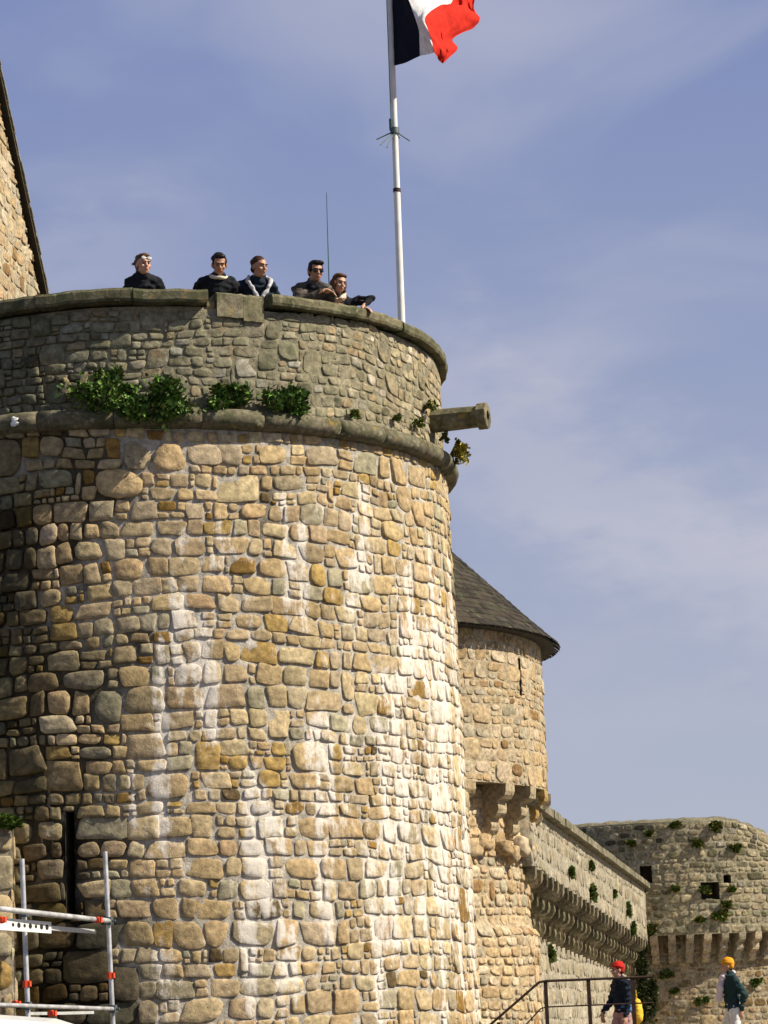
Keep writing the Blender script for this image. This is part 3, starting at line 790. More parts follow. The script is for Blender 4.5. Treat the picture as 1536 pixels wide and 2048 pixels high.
RL3 = R3 - .58
mb = MB()
masonry(mb, cyl(C3X, C3Y, RL3, T30, 0), (T31 - T30) * RL3, ZM3, .065, [2, 3, 3, 4], rng, PALE, (.002, .018), .016, (.36, .30, .205), [], None, (1, 2.4), .35, .06, None, 47, lambda u, v, b, r: tuple(x * .85 for x in b), .2, rnd=(2, 3.6))
ringsolid(mb, C3X, C3Y, [(RL3, 0), (RL3, ZM3 - .01), (RL3 - .6, ZM3 - .01), (RL3 - .6, 0)], T31, T30 + 2 * PI, 50, (.25, .22, .15), rng=rng, jitter=.02, cap=False)
part(mb, 'wall', [M['oldstone'], M['mortar']], t3, True)
pro3 = []
for i in range(26):
    a = R(-36 + 5.4 * i)
    if i < 3: mbc = corbel_block('corbel', 3, .22, R3 - RL3 + .01, .85, rng, PALE); o_ = mbc.build('corbel', M['farstone'], t3); pro3.append(o_)
    else: o_ = pro3[i % 3].copy(); COL.objects.link(o_); o_.parent = t3
    o_.location = (math.sin(a) * RL3, -math.cos(a) * RL3, ZM3 + .01); o_.rotation_euler = (0, 0, a + PI)

# ------------------------------------------------------------------ flagpole, flag, antennas
PY = 32.75
pb_ = at(803, 640, PY); pt_ = at(780, 0, PY)
pdir = (pt_ - pb_).normalized(); base = pb_ - pdir * ((pb_.z - FZ) / pdir.z); ptop = pb_ + pdir * 6.2
fp = thing('flagpole', 'tall white flagpole rising from behind the tower coping', 'flagpole', base)
mb = MB(); j = at(791, 376, PY); t_ = (j - base).length / pdir.length
mb.tube([base, base + pdir * (t_ - .03)], [.050, .045], 16); part(mb, 'lower_pole', M['pole'], fp, True)
mb = MB(); mb.tube([base + pdir * (t_ - .03), ptop], [.043, .035], 16); mb.tube([ptop, ptop + pdir * .03, ptop + pdir * .09, ptop + pdir * .11], [.03, .06, .05, .01], 12); part(mb, 'upper_pole', M['pole'], fp, True)
mb = MB(); mb.tube([base + pdir * (t_ - .06), base + pdir * (t_ - .01)], .051, 14); part(mb, 'joint_collar', M['iron'], fp, True)
mb = MB(); mb.box(base + Vector((0, 0, .02)), Vector((1, 0, 0)), Vector((0, 1, 0)), UPZ, .13, .13, .02); part(mb, 'base_plate', M['iron'], fp)
mb = MB()
hp = base + pdir * ((at(787, 262, PY) - base).length)
mb.tube([hp + Vector((-.045, -.045, -.04)), ptop + Vector((-.045, -.045, -.05))], .006, 5); part(mb, 'halyard', M['green_metal'], fp, True)
sk = thing('pole_antenna', 'spiky ground plane antenna with splayed drooping rods on the flagpole', 'antenna', hp)
mb = MB(); mb.tube([hp - pdir * .04, hp + pdir * .04], .062, 12); mb.tube([hp + Vector((-.055, -.03, 0)), hp + Vector((-.055, -.03, .16))], .016, 8); part(mb, 'clamp', M['grey_metal'], sk, True)
for (ex, ey) in ((753, 279), (761, 290), (774, 295), (799, 276), (820, 282), (768, 272)):
    dY = {753: -.05, 761: -.18, 774: -.22, 799: -.15, 820: .02, 768: .2}[ex]
    e = at(ex, ey, PY + dY); mb = MB(); mb.tube([hp + (e - hp) * .12, e], .0085, 6); part(mb, 'rod', M['grey_metal'], sk, True)
wb = at(658, 560, 33.6); wt = at(653, 385, 33.6)
d = (wt - wb).normalized(); b0 = wb - d * ((wb.z - FZ) / d.z)
wa = thing('whip_antenna', 'thin green whip antenna standing behind the man in sunglasses', 'antenna', b0)
mb = MB(); mb.tube([b0, wb, wt], [.011, .009, .0045], 6); part(mb, 'mast', M['green_metal'], wa, True)
mb = MB(); mb.tube([b0, b0 + Vector((0, 0, .03))], .09, 12); part(mb, 'base', M['iron'], wa, True)

rows = [(0, [(787, 132), (812, 125), (840, 112), (855, 109), (869, 107), (878, 121), (886, 127)], [0, -.32, -.58, -.78, -.95, -.62, -.70]),
        (.15, [(786, 97), (812, 92), (839, 85), (852, 84), (864, 86), (890, 103), (914, 97)], [0, -.32, -.60, -.80, -.98, -.66, -.36]),
        (.28, [(785, 66), (811, 64), (838, 62), (848, 60), (857, 62), (882, 70), (905, 77)], [0, -.30, -.62, -.78, -.95, -.62, -.30]),
        (.40, [(784, 38), (808, 36), (831, 38), (840, 37), (851, 35), (898, 45), (946, 55)], [0, -.30, -.62, -.74, -.86, -.42, .10]),
        (.52, [(783, 8), (806, 5), (822, 12), (852, 2), (880, 10), (922, 14), (961, 38)], [0, -.28, -.50, -.40, -.30, -.05, .22]),
        (.66, [(782, -25), (800, -30), (812, -30), (860, -22), (905, -2), (928, 0), (950, 12)], [0, -.26, -.42, -.22, .02, .12, .3]),
        (1.0, [(779, -110), (800, -118), (830, -120), (870, -115), (910, -105), (940, -95), (965, -80)], [0, -.26, -.36, -.16, .1, .2, .3])]
def crom(p0, p1, p2, p3, t): return .5 * ((2 * p1) + (p2 - p0) * t + (2 * p0 - 5 * p1 + 4 * p2 - p3) * t * t + (3 * p1 - p0 - 3 * p2 + p3) * t ** 3)
def interp(ks, vals, t):
    n = len(ks); i = 0
    while i < n - 2 and ks[i + 1] < t: i += 1
    f = (t - ks[i]) / (ks[i + 1] - ks[i]); g = lambda k: vals[max(0, min(n - 1, k))]
    return crom(g(i - 1), g(i), g(i + 1), g(i + 2), f)
vk = [r[0] for r in rows]; uk = [i / 6 for i in range(7)]
ctrl = [[(at(x, y, PY + dy) if i else at(x, y, PY)) for i, ((x, y), dy) in enumerate(zip(r[1], r[2]))] for r in rows]
NU, NV = 96, 64
mb = MB(); vs = []
for a in range(NV + 1):
    v = a / NV
    rowp = [interp(vk, [ctrl[k][i] for k in range(len(rows))], v) for i in range(7)]
    for b in range(NU + 1):
        u = b / NU; p = interp(uk, rowp, u)
        amp = .012 + .10 * sstep(.6, .8, u)
        p = p + Vector((.25, 1, .15)) * amp * (pn(u * 11 + v * 5, v * 7, 60) + .5 * pn(u * 24, v * 16 + u * 9, 61))
        vs.append(p)
fs = []
for a in range(NV):
    for b in range(NU): fs.append((a * (NU + 1) + b, a * (NU + 1) + b + 1, (a + 1) * (NU + 1) + b + 1, (a + 1) * (NU + 1) + b))
mb.add(vs, fs); mb.m = [min(2, int((i % NU) / NU * 3)) for i in range(len(fs))]
M['fb'] = cloth('flag_blue', (.0035, .0045, .016), .02); M['fw'] = cloth('flag_white', (.80, .80, .80), .18); M['fr'] = cloth('flag_red', (.62, .025, .012), .16)
fl = mb.build('flag', [M['fb'], M['fw'], M['fr']], None, True)
tag(fl, 'blue, white and red tricolour flag flying from the flagpole, its end folded over', 'flag')

# ------------------------------------------------------------------ people
def rot_to(d):
    return Vector(d).to_track_quat('Z', 'Y').to_matrix().to_4x4()
def cap(bm, a, b, ra, rb, seg=12):
    a, b = Vector(a), Vector(b); d = b - a
    for p, r in ((a, ra), (b, rb)): bmesh.ops.create_uvsphere(bm, u_segments=seg, v_segments=8, radius=r, matrix=Matrix.Translation(p))
    if d.length > 1e-4:
        bmesh.ops.create_cone(bm, cap_ends=True, segments=seg, radius1=ra, radius2=rb, depth=d.length, matrix=Matrix.Translation((a + b) / 2) @ rot_to(d))
def ell(bm, c, r, rot=None, seg=16):
    m = Matrix.Translation(Vector(c)) @ (rot.to_4x4() if rot else Matrix()) @ Matrix.Diagonal((r[0], r[1], r[2], 1))
    bmesh.ops.create_uvsphere(bm, u_segments=seg, v_segments=12, radius=1, matrix=m)
def remesh(bm, name, vox, mat, parent, smooth=3, fold=0.0, seed=0):
    me = bpy.data.meshes.new(name + '_raw'); bm.to_mesh(me); bm.free()
    o = bpy.data.objects.new(name, me); COL.objects.link(o)
    md = o.modifiers.new('r', 'REMESH'); md.mode = 'VOXEL'; md.voxel_size = vox
    dg = bpy.context.evaluated_depsgraph_get(); dg.update()
    m2 = bpy.data.meshes.new_from_object(o.evaluated_get(dg)); o.modifiers.clear(); o.data = m2; m2.name = name; bpy.data.meshes.remove(me)
    b2 = bmesh.new(); b2.from_mesh(m2)
    for _ in range(smooth): bmesh.ops.smooth_vert(b2, verts=b2.verts, factor=.5, use_axis_x=True, use_axis_y=True, use_axis_z=True)
    if fold:
        b2.normal_update()
        for v in b2.verts:
            q = v.co * 9 + Vector((seed, 0, 0)); v.co += v.normal * fold * (noise.noise(Vector((q.x, q.y, q.z * 2.2))) + .5 * noise.noise(q * 2.3))
    for f in b2.faces: f.smooth = True
    b2.to_mesh(m2); b2.free(); m2.materials.clear(); m2.materials.append(mat); o.parent = parent
    return o
def hand(bm, w, d, nrm, side, curl=.5, s=1.0):
    """w wrist, d pointing direction, nrm palm normal; side = +1/-1 chooses the thumb side"""
    d = Vector(d).normalized(); nrm = (Vector(nrm) - d * Vector(nrm).dot(d)).normalized(); x = d.cross(nrm) * side
    w = Vector(w)
    rot = Matrix((x, d, nrm)).transposed()
    ell(bm, w + d * .045 * s, (.040 * s, .052 * s, .018 * s), rot)
    for i, (ox, ln) in enumerate(((.030, .068), (.010, .076), (-.010, .070), (-.029, .055))):
        k = w + d * .085 * s + x * ox * s
        d1 = (d + nrm * curl * (.7 + .1 * i)).normalized(); d2 = (d + nrm * curl * (2.0 + .2 * i)).normalized()
        m = k + d1 * ln * .55 * s; e = m + d2 * ln * .5 * s
        cap(bm, k, m, .0095 * s, .009 * s, 8); cap(bm, m, e, .009 * s, .0075 * s, 8)
    tb = w + d * .02 * s + x * .03 * s; tm = tb + (d * .6 + x * .8 + nrm * .3).normalized() * .04 * s; te = tm + (d + x * .2 + nrm * .5).normalized() * .03 * s
    cap(bm, tb, tm, .012 * s, .011 * s, 8); cap(bm, tm, te, .011 * s, .009 * s, 8)
def elbow(a, b, l1, l2, pole):
    a, b = Vector(a), Vector(b); d = b - a; L_ = min(d.length, (l1 + l2) * .999); dn = d.normalized()
    x = (l1 * l1 - l2 * l2 + L_ * L_) / (2 * L_); h = math.sqrt(max(0, l1 * l1 - x * x))
    p = Vector(pole); p = (p - dn * p.dot(dn)).normalized()
    return a + dn * x + p * h

def person(label, loc, yaw, J, look, mats, hair='short', extras=(), group=None, scale=1.0):
    """J: joints in the local frame (x right-hand side of viewer, -y forward); look: (yaw, pitch, roll) of the head"""
    root = thing('person', label, 'person', loc, group, yaw); root.scale = (scale,) * 3
    V_ = lambda k: Vector(J[k])
    hc = V_('head'); ly, lp, lr = [R(a) for a in look]
    Rh = Matrix.Rotation(ly, 3, 'Z') @ Matrix.Rotation(-lp, 3, 'X') @ Matrix.Rotation(lr, 3, 'Y')
    H = lambda x, y, z: hc + Rh @ Vector((x, -y, z))        # y forward on the face
    el = {}
    for s_, k in ((-1, 'l'), (1, 'r')):
        el[k] = elbow(V_('sh_' + k), V_('hand_' + k), .29, .26, J.get('pole_' + k, (s_ * .6, .3, -1)))
    # body: one continuous surface
    bm = bmesh.new()
    ell(bm, H(0, -.012, .030), (.078, .098, .092), Rh); ell(bm, H(0, .022, -.045), (.060, .068, .070), Rh)
    ell(bm, H(0, .052, -.088), (.028, .026, .022), Rh)                       # chin
    cap(bm, H(0, .086, .010), H(0, .104, -.022), .010, .016); ell(bm, H(0, .098, -.024), (.020, .014, .011), Rh)   # nose
    ell(bm, H(0, .078, .030), (.052, .018, .013), Rh)                        # brow
    ell(bm, H(0, .080, -.055), (.028, .014, .012), Rh)                       # lips
    for s_ in (-1, 1):
        ell(bm, H(s_ * .080, -.008, -.008), (.010, .022, .033), Rh); ell(bm, H(s_ * .040, .062, -.022), (.024, .022, .020), Rh)
    cap(bm, H(0, -.015, -.06), V_('neck'), .054, .060)
    cap(bm, V_('neck'), V_('chest'), .065, .09); cap(bm, V_('chest'), V_('hips'), .09, .09)
    for k, s_ in (('l', -1), ('r', 1)):
        cap(bm, V_('neck'), V_('sh_' + k), .05, .055); cap(bm, V_('sh_' + k), el[k], .048, .038); cap(bm, el[k], V_('hand_' + k), .038, .024)
        d = J.get('hdir_' + k) or (V_('hand_' + k) - el[k]); hand(bm, V_('hand_' + k), d, J.get('hn_' + k, (0, 0, -1)), J.get('hs_' + k, -s_), J.get('curl_' + k, .45), 1.08)
        hp_ = V_('hips') + Vector((s_ * .09, 0, -.03)); cap(bm, hp_, V_('knee_' + k), .085, .055); cap(bm, V_('knee_' + k), V_('foot_' + k) + Vector((0, 0, .07)), .052, .036)
        cap(bm, V_('foot_' + k) + Vector((0, .03, .045)), V_('foot_' + k) + Vector((0, -.13, .03)), .036, .026)
    remesh(bm, 'body', .0075, mats['skin'], root, 3)
    # jacket
    bm = bmesh.new(); ch = V_('chest'); hp0 = V_('hips'); ax = (ch - hp0).normalized(); q = ax.to_track_quat('Z', 'Y').to_matrix()
    yawsh = (V_('sh_r') - V_('sh_l')); xx = (yawsh - ax * yawsh.dot(ax)).normalized(); yy = ax.cross(xx); q = Matrix((xx, yy, ax)).transposed()
    bk = mats.get('bulk', 1.0)
    ell(bm, ch + ax * .02, (.205 * bk, .135 * bk, .20), q); ell(bm, (ch + hp0) / 2, (.175 * bk, .125 * bk, .20), q); ell(bm, hp0 + ax * .02, (.18 * bk, .13 * bk, .13), q)
    cap(bm, V_('sh_l'), V_('sh_r'), .080 * bk, .080 * bk); cap(bm, V_('neck') - ax * .01, V_('neck') + (H(0, -.02, -.1) - V_('neck')) * mats.get('collar', .45), .105, .072)
    for k in 'lr': cap(bm, V_('neck') - ax * .02, V_('sh_' + k), .088, .085)
    for k in 'lr':
        cap(bm, V_('sh_' + k), el[k], .078 * bk, .060 * bk); w_ = el[k].lerp(V_('hand_' + k), .93); cap(bm, el[k], w_, .060 * bk, .042 * bk)
    remesh(bm, 'jacket', .011, mats['jacket'], root, 2, .026, rngp.random() * 90)
    bm = bmesh.new(); ell(bm, hp0, (.17, .125, .12), q)
    for k, s_ in (('l', -1), ('r', 1)):
        hp_ = hp0 + Vector((s_ * .09, 0, -.03)); cap(bm, hp_, V_('knee_' + k), .100, .072); cap(bm, V_('knee_' + k), V_('foot_' + k) + Vector((0, 0, .10)), .072, .056)
    remesh(bm, 'trousers', .012, mats['trousers'], root, 3, .012, rngp.random() * 90)
    for k in 'lr':
        bm = bmesh.new(); f_ = V_('foot_' + k); cap(bm, f_ + Vector((0, .05, .05)), f_ + Vector((0, -.14, .042)), .052, .040); remesh(bm, 'shoe', .01, mats['shoe'], root, 2)
    # eyes, mouth
    for s_ in (-1, 1):
        bm = bmesh.new(); ell(bm, H(s_ * .031, .0790, .006), (.0125, .006, .0055), Rh); me = bpy.data.meshes.new('eye'); bm.to_mesh(me); bm.free(); me.materials.append(M['eye']); o_ = bpy.data.objects.new('eye', me); COL.objects.link(o_); o_.parent = root
        bm = bmesh.new(); cap(bm, H(s_ * .014, .094, .030), H(s_ * .052, .080, .031), .006, .0045, 8); me = bpy.data.meshes.new('eyebrow'); bm.to_mesh(me); bm.free(); me.materials.append(mats['hair']); o_ = bpy.data.objects.new('eyebrow', me); COL.objects.link(o_); o_.parent = root
    bm = bmesh.new(); ell(bm, H(0, .0925, -.056), (.023, .005, .006), Rh); me = bpy.data.meshes.new('mouth'); bm.to_mesh(me); bm.free(); me.materials.append(M['lip']); o_ = bpy.data.objects.new('mouth', me); COL.objects.link(o_); o_.parent = root
    # hair
    bm = bmesh.new()
    if hair != 'none':
        ell(bm, H(0, -.030, .052), (.086, .096, .086), Rh); ell(bm, H(0, -.055, .0), (.078, .062, .085), Rh)
        if hair in ('short', 'full'):
            ell(bm, H(0, .030, .100), (.060, .050, .026), Rh); 
            for s_ in (-1, 1): ell(bm, H(s_ * .070, .012, .035), (.014, .035, .045), Rh)
        if hair == 'full': ell(bm, H(.01, .030, .098), (.072, .062, .036), Rh)
        if hair == 'long':
            for i in range(26):
                a = R(60 + 240 * i / 25); x, y = math.sin(a) * .082, math.cos(a) * .088 - .010
                cap(bm, H(x * .85, y * .8 - .01, .06), H(x * 1.12, y * 1.05 - .01, -.06), .024, .022, 8); cap(bm, H(x * 1.12, y * 1.05 - .01, -.06), H(x * 1.15, y - .03, -.16 - .03 * math.sin(i * 2.1)), .022, .012, 8)
            ell(bm, H(0, .028, .098), (.070, .052, .030), Rh)
        if hair == 'updo':
            ell(bm, H(0, .026, .096), (.070, .052, .030), Rh); ell(bm, H(-.02, -.118, .045), (.055, .050, .055), Rh)
            for i in range(9): cap(bm, H(-.02, -.10, .05), H(-.02 + .07 * math.sin(i * 2.3), -.155 - .02 * math.cos(i), .07 + .06 * math.cos(i * 1.7)), .014, .005, 6)
            cap(bm, H(-.03, -.09, 0), H(-.03, -.07, -.17), .040, .022, 8)
        remesh(bm, 'hair', .008, mats['hair'], root, 1, .014, 7.0)
    else: bm.free()
    for ex in extras: ex(root, H, Rh, J, el)
    return root
rngp = random.Random(3)
M['eye'] = plain('eye_dark', (.03, .02, .015), .3); M['lip'] = plain('lip', (.30, .09, .07), .5); M['lens'] = plain('dark_lens', (.008, .008, .01), .12, spec=.6)
M['black'] = cloth('black_cloth', (.012, .013, .018)); M['navy'] = cloth('navy_cloth', (.012, .02, .035)); M['leather'] = cloth('brown_leather', (.07, .058, .048), rough=.5)
M['denim'] = cloth('denim', (.03, .05, .10)); M['whitecloth'] = cloth('white_cloth', (.70, .70, .70)); M['greycloth'] = cloth('grey_cloth', (.48, .48, .50)); M['cream'] = cloth('cream_fleece', (.62, .55, .44))
M['hairblack'] = cloth('dark_hair', (.012, .009, .008), rough=.5); M['hairbrown'] = cloth('brown_hair', (.045, .02, .012), rough=.5); M['hairred'] = cloth('auburn_hair', (.10, .045, .02), rough=.5)
M['shoe'] = plain('shoe_leather', (.03, .025, .02), .5); M['redcap'] = cloth('red_knit', (.50, .02, .015)); M['orangecap'] = cloth('orange_knit', (.68, .30, .02))
M['pinkcloth'] = cloth('pink_cloth', (.42, .25, .26)); M['lilac'] = cloth('pale_pink_cloth', (.72, .60, .64)); M['bluecloth'] = cloth('blue_cloth', (.08, .17, .38)); M['yellow'] = cloth('yellow_cloth', (.75, .48, .05)); M['tealcloth'] = cloth('dark_teal_cloth', (.02, .045, .05))

def mesh_child(bm, name, mat, root, smooth=True):
    me = bpy.data.meshes.new(name); bm.to_mesh(me); bm.free(); me.materials.append(mat)
    for p_ in me.polygons: p_.use_smooth = smooth
    o_ = bpy.data.objects.new(name, me); COL.objects.link(o_); o_.parent = root; return o_
def sunglasses(up_=False, mat='lens', mat2='lens'):
    def f(root, H, Rh, J, el):
        dz = .068 if up_ else .004; dy = -.004 if up_ else 0; k = 1.0
        bm = bmesh.new()
        for s_ in (-1, 1): ell(bm, H(s_ * .034, .088 + dy, dz), (.030 * k, .008, .021 * k), Rh)
        g_ = mesh_child(bm, 'sunglasses', M[mat], root)
        bm = bmesh.new(); cap(bm, H(-.05, .090 + dy, dz + .013), H(.05, .090 + dy, dz + .013), .005, .005, 6)
        for s_ in (-1, 1): cap(bm, H(s_ * .058, .084 + dy, dz + .010), H(s_ * .086, -.01, dz + .008), .004, .004, 6)
        mesh_child(bm, 'glasses_frame', M[mat2], g_)
    return f
def collar(mat, r=.085, th=.030, drop=.0, name='collar'):
    def f(root, H, Rh, J, el):
        bm = bmesh.new(); nk = Vector(J['neck']); a = H(0, -.02, -.10); c = nk.lerp(a, .55) - Vector((0, 0, drop)); ax_ = (a - nk).normalized()
        x = ax_.orthogonal().normalized(); y = ax_.cross(x)
        P = [c + x * r * math.cos(2 * PI * i / 14) + y * r * math.sin(2 * PI * i / 14) for i in range(14)]
        for i in range(14): cap(bm, P[i], P[(i + 1) % 14], th * (1 + .2 * math.sin(i * 2.2)), th * (1 + .2 * math.sin(i * 2.2 + 2.2)), 8)
        remesh(bm, name, .009, M[mat], root, 2, .008, 4)
    return f
def stripes(root, H, Rh, J, el):
    """white facings of the open jacket, from the neck down to the waist"""
    nk, ch = Vector(J['neck']), Vector(J['chest'])
    for s_, pts in ((-1, [(-.10, .02, .06), (-.13, -.07, .0), (-.085, -.135, -.10), (-.035, -.15, -.22)]), (1, [(.10, .0, .06), (.14, -.08, .0), (.10, -.15, -.10), (.03, -.165, -.21)])):
        bm = bmesh.new(); P = [nk + Vector(p_) + Vector((0, 0, -.01)) for p_ in pts]
        for a, b in zip(P, P[1:]): cap(bm, a, b, .025, .025, 8)
        remesh(bm, 'jacket_facing', .009, M['greycloth'], root, 2, .012, 5)

zc = ZC - FZ       # coping top above the platform
def lean(head_z, hx=0, **kw):
    J = dict(hips=(0, .30, .90), chest=(0, .06, 1.20), neck=(hx * .4, -.05, head_z - .14), head=(hx, -.13, head_z), sh_l=(-.162, .0, head_z - .195), sh_r=(.162, .0, head_z - .195),
             knee_l=(-.10, .26, .48), knee_r=(.10, .26, .48), foot_l=(-.11, .38, 0), foot_r=(.11, .30, 0),
             hand_l=(-.10, -.30, zc + .045), hand_r=(.10, -.30, zc + .045))
    J['chest'] = (0, .06, head_z - .31)
    J.update(kw); return J
def stand(px, py, r, face=None):
    """place on the tower platform under the given picture column, r metres from the axis"""
    lo, hi = R(-80), R(86)
    for _ in range(40):
        m = (lo + hi) / 2; y = CY - math.cos(m) * r
        if CX + math.sin(m) * r < at(px, py, y).x: lo = m
        else: hi = m
    return Vector((CX + math.sin(lo) * r, CY - math.cos(lo) * r, FZ)), lo
RS = RW - .42
GP = 'people leaning on the tower coping'
l, t = stand(286, 545, RS)
person('woman in black with glasses pushed up on tied-up hair, leftmost at the tower coping', l, 0 * t, lean(1.37, .02, hand_l=(-.13, .14, .90), hand_r=(.16, .14, .90), pole_r=(.25, 1, -.5), pole_l=(-.25, 1, -.5), sh_l=(-.145, .0, 1.19), sh_r=(.145, .0, 1.18)), (28, -6, 0),
       dict(skin=M['skin'], jacket=M['black'], trousers=M['black'], shoe=M['shoe'], hair=M['hairred'], bulk=.95, collar=.85), 'updo', [sunglasses(True, 'whitecloth')], GP, 1.04)
l, t = stand(434, 545, RS)
person('man with short dark hair and a cream collar looking down over the coping', l, t * .3, lean(1.395, .02, hand_l=(-.16, .14, .92), hand_r=(.16, .14, .92), pole_l=(-.35, 1, -.5), pole_r=(.35, 1, -.5)), (4, -24, 0),
       dict(skin=M['skin_tan'], jacket=M['black'], trousers=M['denim'], shoe=M['shoe'], hair=M['hairblack'], collar=.30), 'short', [collar('cream', .088, .022, .015)], GP, 1.05)
l, t = stand(512, 545, RS)
person('balding man turned to the right in a dark jacket with white facings', l, t * .4, lean(1.41, .02, hand_l=(-.16, .14, .92), hand_r=(.18, .14, .92), pole_r=(.35, 1, -.5), pole_l=(-.35, 1, -.5)), (30, -8, 0),
       dict(skin=M['skin_tan'], jacket=M['navy'], trousers=M['denim'], shoe=M['shoe'], hair=M['hairbrown'], bulk=1.04, collar=.4), 'thin', [stripes, collar('navy', .100, .022, .045)], GP, 1.05)
l, t = stand(625, 548, RS)
person('man in sunglasses and brown leather jacket leaning on his forearms, hands clasped', l, t * .4, lean(1.46, .0, hand_l=(.02, -.34, zc + .05), hand_r=(.11, -.35, zc + .065), pole_l=(-.7, -.1, -.5), pole_r=(.2, .6, -.6), curl_l=.9, curl_r=.9, hdir_l=(1, -.3, .1), hdir_r=(-1, -.35, .15)), (6, -12, 0),
       dict(skin=M['skin_tan'], jacket=M['leather'], trousers=M['black'], shoe=M['shoe'], hair=M['hairblack'], bulk=1.12, collar=.3), 'full', [sunglasses(), collar('black', .078, .036, .03, 'scarf')], GP, 1.06)
l, t = stand(671, 565, RS + .02)
person('woman with long auburn hair and cream scarf reaching along the coping, rightmost', l, t * .4, lean(1.46, .0, hand_r=(.22, -.32, zc + .02), hand_l=(-.12, -.28, zc + .05), pole_r=(.3, .6, .5), sh_l=(-.150, .0, 1.27), sh_r=(.150, -.02, 1.25), hips=(0, .34, .86), hdir_r=(.5, -.6, -.25)), (12, -12, 8),
       dict(skin=M['skin'], jacket=M['black'], trousers=M['denim'], shoe=M['shoe'], hair=M['hairred'], bulk=.86, collar=.3), 'long', [collar('cream', .085, .034, .03, 'scarf')], GP, 1.0)

# two walkers on the terrace (side view, walking to the left): local -y forward, so yaw = -90 deg turns them to -x
def walk(head_z=1.58, **kw):
    J = dict(hips=(0, .0, .93), chest=(0, -.01, 1.22), neck=(0, -.02, head_z - .165), head=(0, -.06, head_z), sh_l=(-.17, -.0, head_z - .23), sh_r=(.17, .0, head_z - .23),
             knee_l=(-.09, -.16, .50), knee_r=(.09, .02, .49), foot_l=(-.09, -.30, 0), foot_r=(.09, .32, .02), hand_l=(-.22, .02, .86), hand_r=(.24, -.10, .84), pole_l=(-.3, .9, 0), pole_r=(.3, .9, 0),
             hn_l=(1, 0, 0), hn_r=(-1, 0, 0), hdir_l=(0, 0, -1), hdir_r=(0, -.1, -1))
    J.update(kw); return J
def beanie(mat):
    def f(root, H, Rh, J, el):
        bm = bmesh.new(); ell(bm, H(0, -.028, .052), (.096, .110, .098), Rh); ell(bm, H(0, -.062, -.002), (.085, .062, .070), Rh)
        for i in range(18):
            a = 2 * PI * i / 18; b = 2 * PI * (i + 1) / 18
            P = lambda a: H(.092 * math.sin(a), -.022 + .100 * math.cos(a), .052 + .018 * math.cos(a))
            cap(bm, P(a), P(b), .014, .014, 8)
        remesh(bm, 'knit_cap', .009, M[mat], root, 2, .004, 2)
    return f
def waistcloth(root, H, Rh, J, el):
    bm = bmesh.new(); hp0 = Vector(J['hips']); ell(bm, hp0 + Vector((.04, .035, .06)), (.165, .125, .15)); remesh(bm, 'shirt_tail', .011, M['bluecloth'], root, 3, .02, 8)
def scarf_tail(root, H, Rh, J, el):
    bm = bmesh.new(); nk = Vector(J['neck']); P = [nk + Vector(v) for v in ((.0, .05, .05), (.0, -.12, -.02), (.02, -.18, -.18), (.0, -.20, -.36))]
    for a, b in zip(P, P[1:]): cap(bm, a, b, .055, .062, 10)
    remesh(bm, 'scarf', .01, M['lilac'], root, 2, .014, 3)
def at_y(px, py, Y): return at(px, py, Y)
l = at_y(1243, 1990, 43.2); l.z = TZ
w1 = person('walker in a red knit cap, dark jacket and pink trousers behind the iron railing', l, R(-62), walk(1.60, hand_l=(-.20, -.26, .92)), (-6, 0, 0),
       dict(skin=M['skin'], jacket=M['navy'], trousers=M['pinkcloth'], shoe=M['shoe'], hair=M['hairbrown'], bulk=.95, collar=.5), 'thin', [beanie('redcap'), waistcloth], None, 1.0)
l = at_y(1464, 1990, 43.6); l.z = TZ
w2 = person('walker in an orange knit cap, pale scarf and dark teal coat, right of the railing', l, R(-84), walk(1.60, hand_r=(.16, .10, .88)), (-4, -4, 0),
       dict(skin=M['skin'], jacket=M['tealcloth'], trousers=M['whitecloth'], shoe=M['shoe'], hair=M['hairbrown'], bulk=1.0, collar=.5), 'thin', [beanie('orangecap'), scarf_tail], None, 1.0)
# yellow shoulder bag carried by the first walker
c = at(1274, 2020, 43.35); bm = bmesh.new(); ell(bm, (0, 0, 0), (.09, .12, .20)); ell(bm, (0, 0, -.08), (.10, .13, .15)); cap(bm, (0, -.05, .18), (0, 0, .32), .012, .012, 6); cap(bm, (0, .05, .18), (0, 0, .32), .012, .012, 6)
bag = remesh(bm, 'shoulder_bag', .011, M['yellow'], None, 2, .01, 3); bag.location = c; tag(bag, 'yellow bag hanging behind the walker in the red cap', 'bag')

# ------------------------------------------------------------------ iron railing
YR = 41.0
def rp(px, py, Y=YR): return at(px, py, Y)
RL = thing('iron_railing', 'dark rusty iron railing at the stair head below the towers', 'railing', (rp(1092, 2000).x, YR, 0))
mb = MB()
k0, k1 = rp(1085, 2010), rp(1306, 2010)
KZ = 1.16
mb2 = MB(); mb2.box(Vector(((k0.x + k1.x) / 2, YR, KZ / 2)), Vector((1, 0, 0)), Vector((0, 1, 0)), UPZ, (k1.x - k0.x) / 2 + .1, .16, KZ / 2)
kerb = mb2.build('railing_kerb', M['sandstone_pave']); tag(kerb, kind='structure')
topz = rp(1092, 1962).z
T_ = lambda px, z: Vector((rp(px, 1980).x, YR, z))
e1 = rp(1081, 1962); e0 = rp(980, 2050)
slope = (e1 - e0); far = e0 - slope * .9
mb.tube([far, e0, e1 - slope * .03, T_(1092, topz), T_(1200, topz), T_(1306, topz)], .020, 8); part(mb, 'handrail', M['iron'], RL, True)
mb = MB(); mz = rp(1092, 2014).z
m0 = rp(1055, 2046)
mb.tube([m0 - slope * .5, m0, T_(1080, mz - .02), T_(1092, mz), T_(1178, mz), T_(1306, mz)], .012, 6); part(mb, 'mid_rail', M['iron'], RL, True)
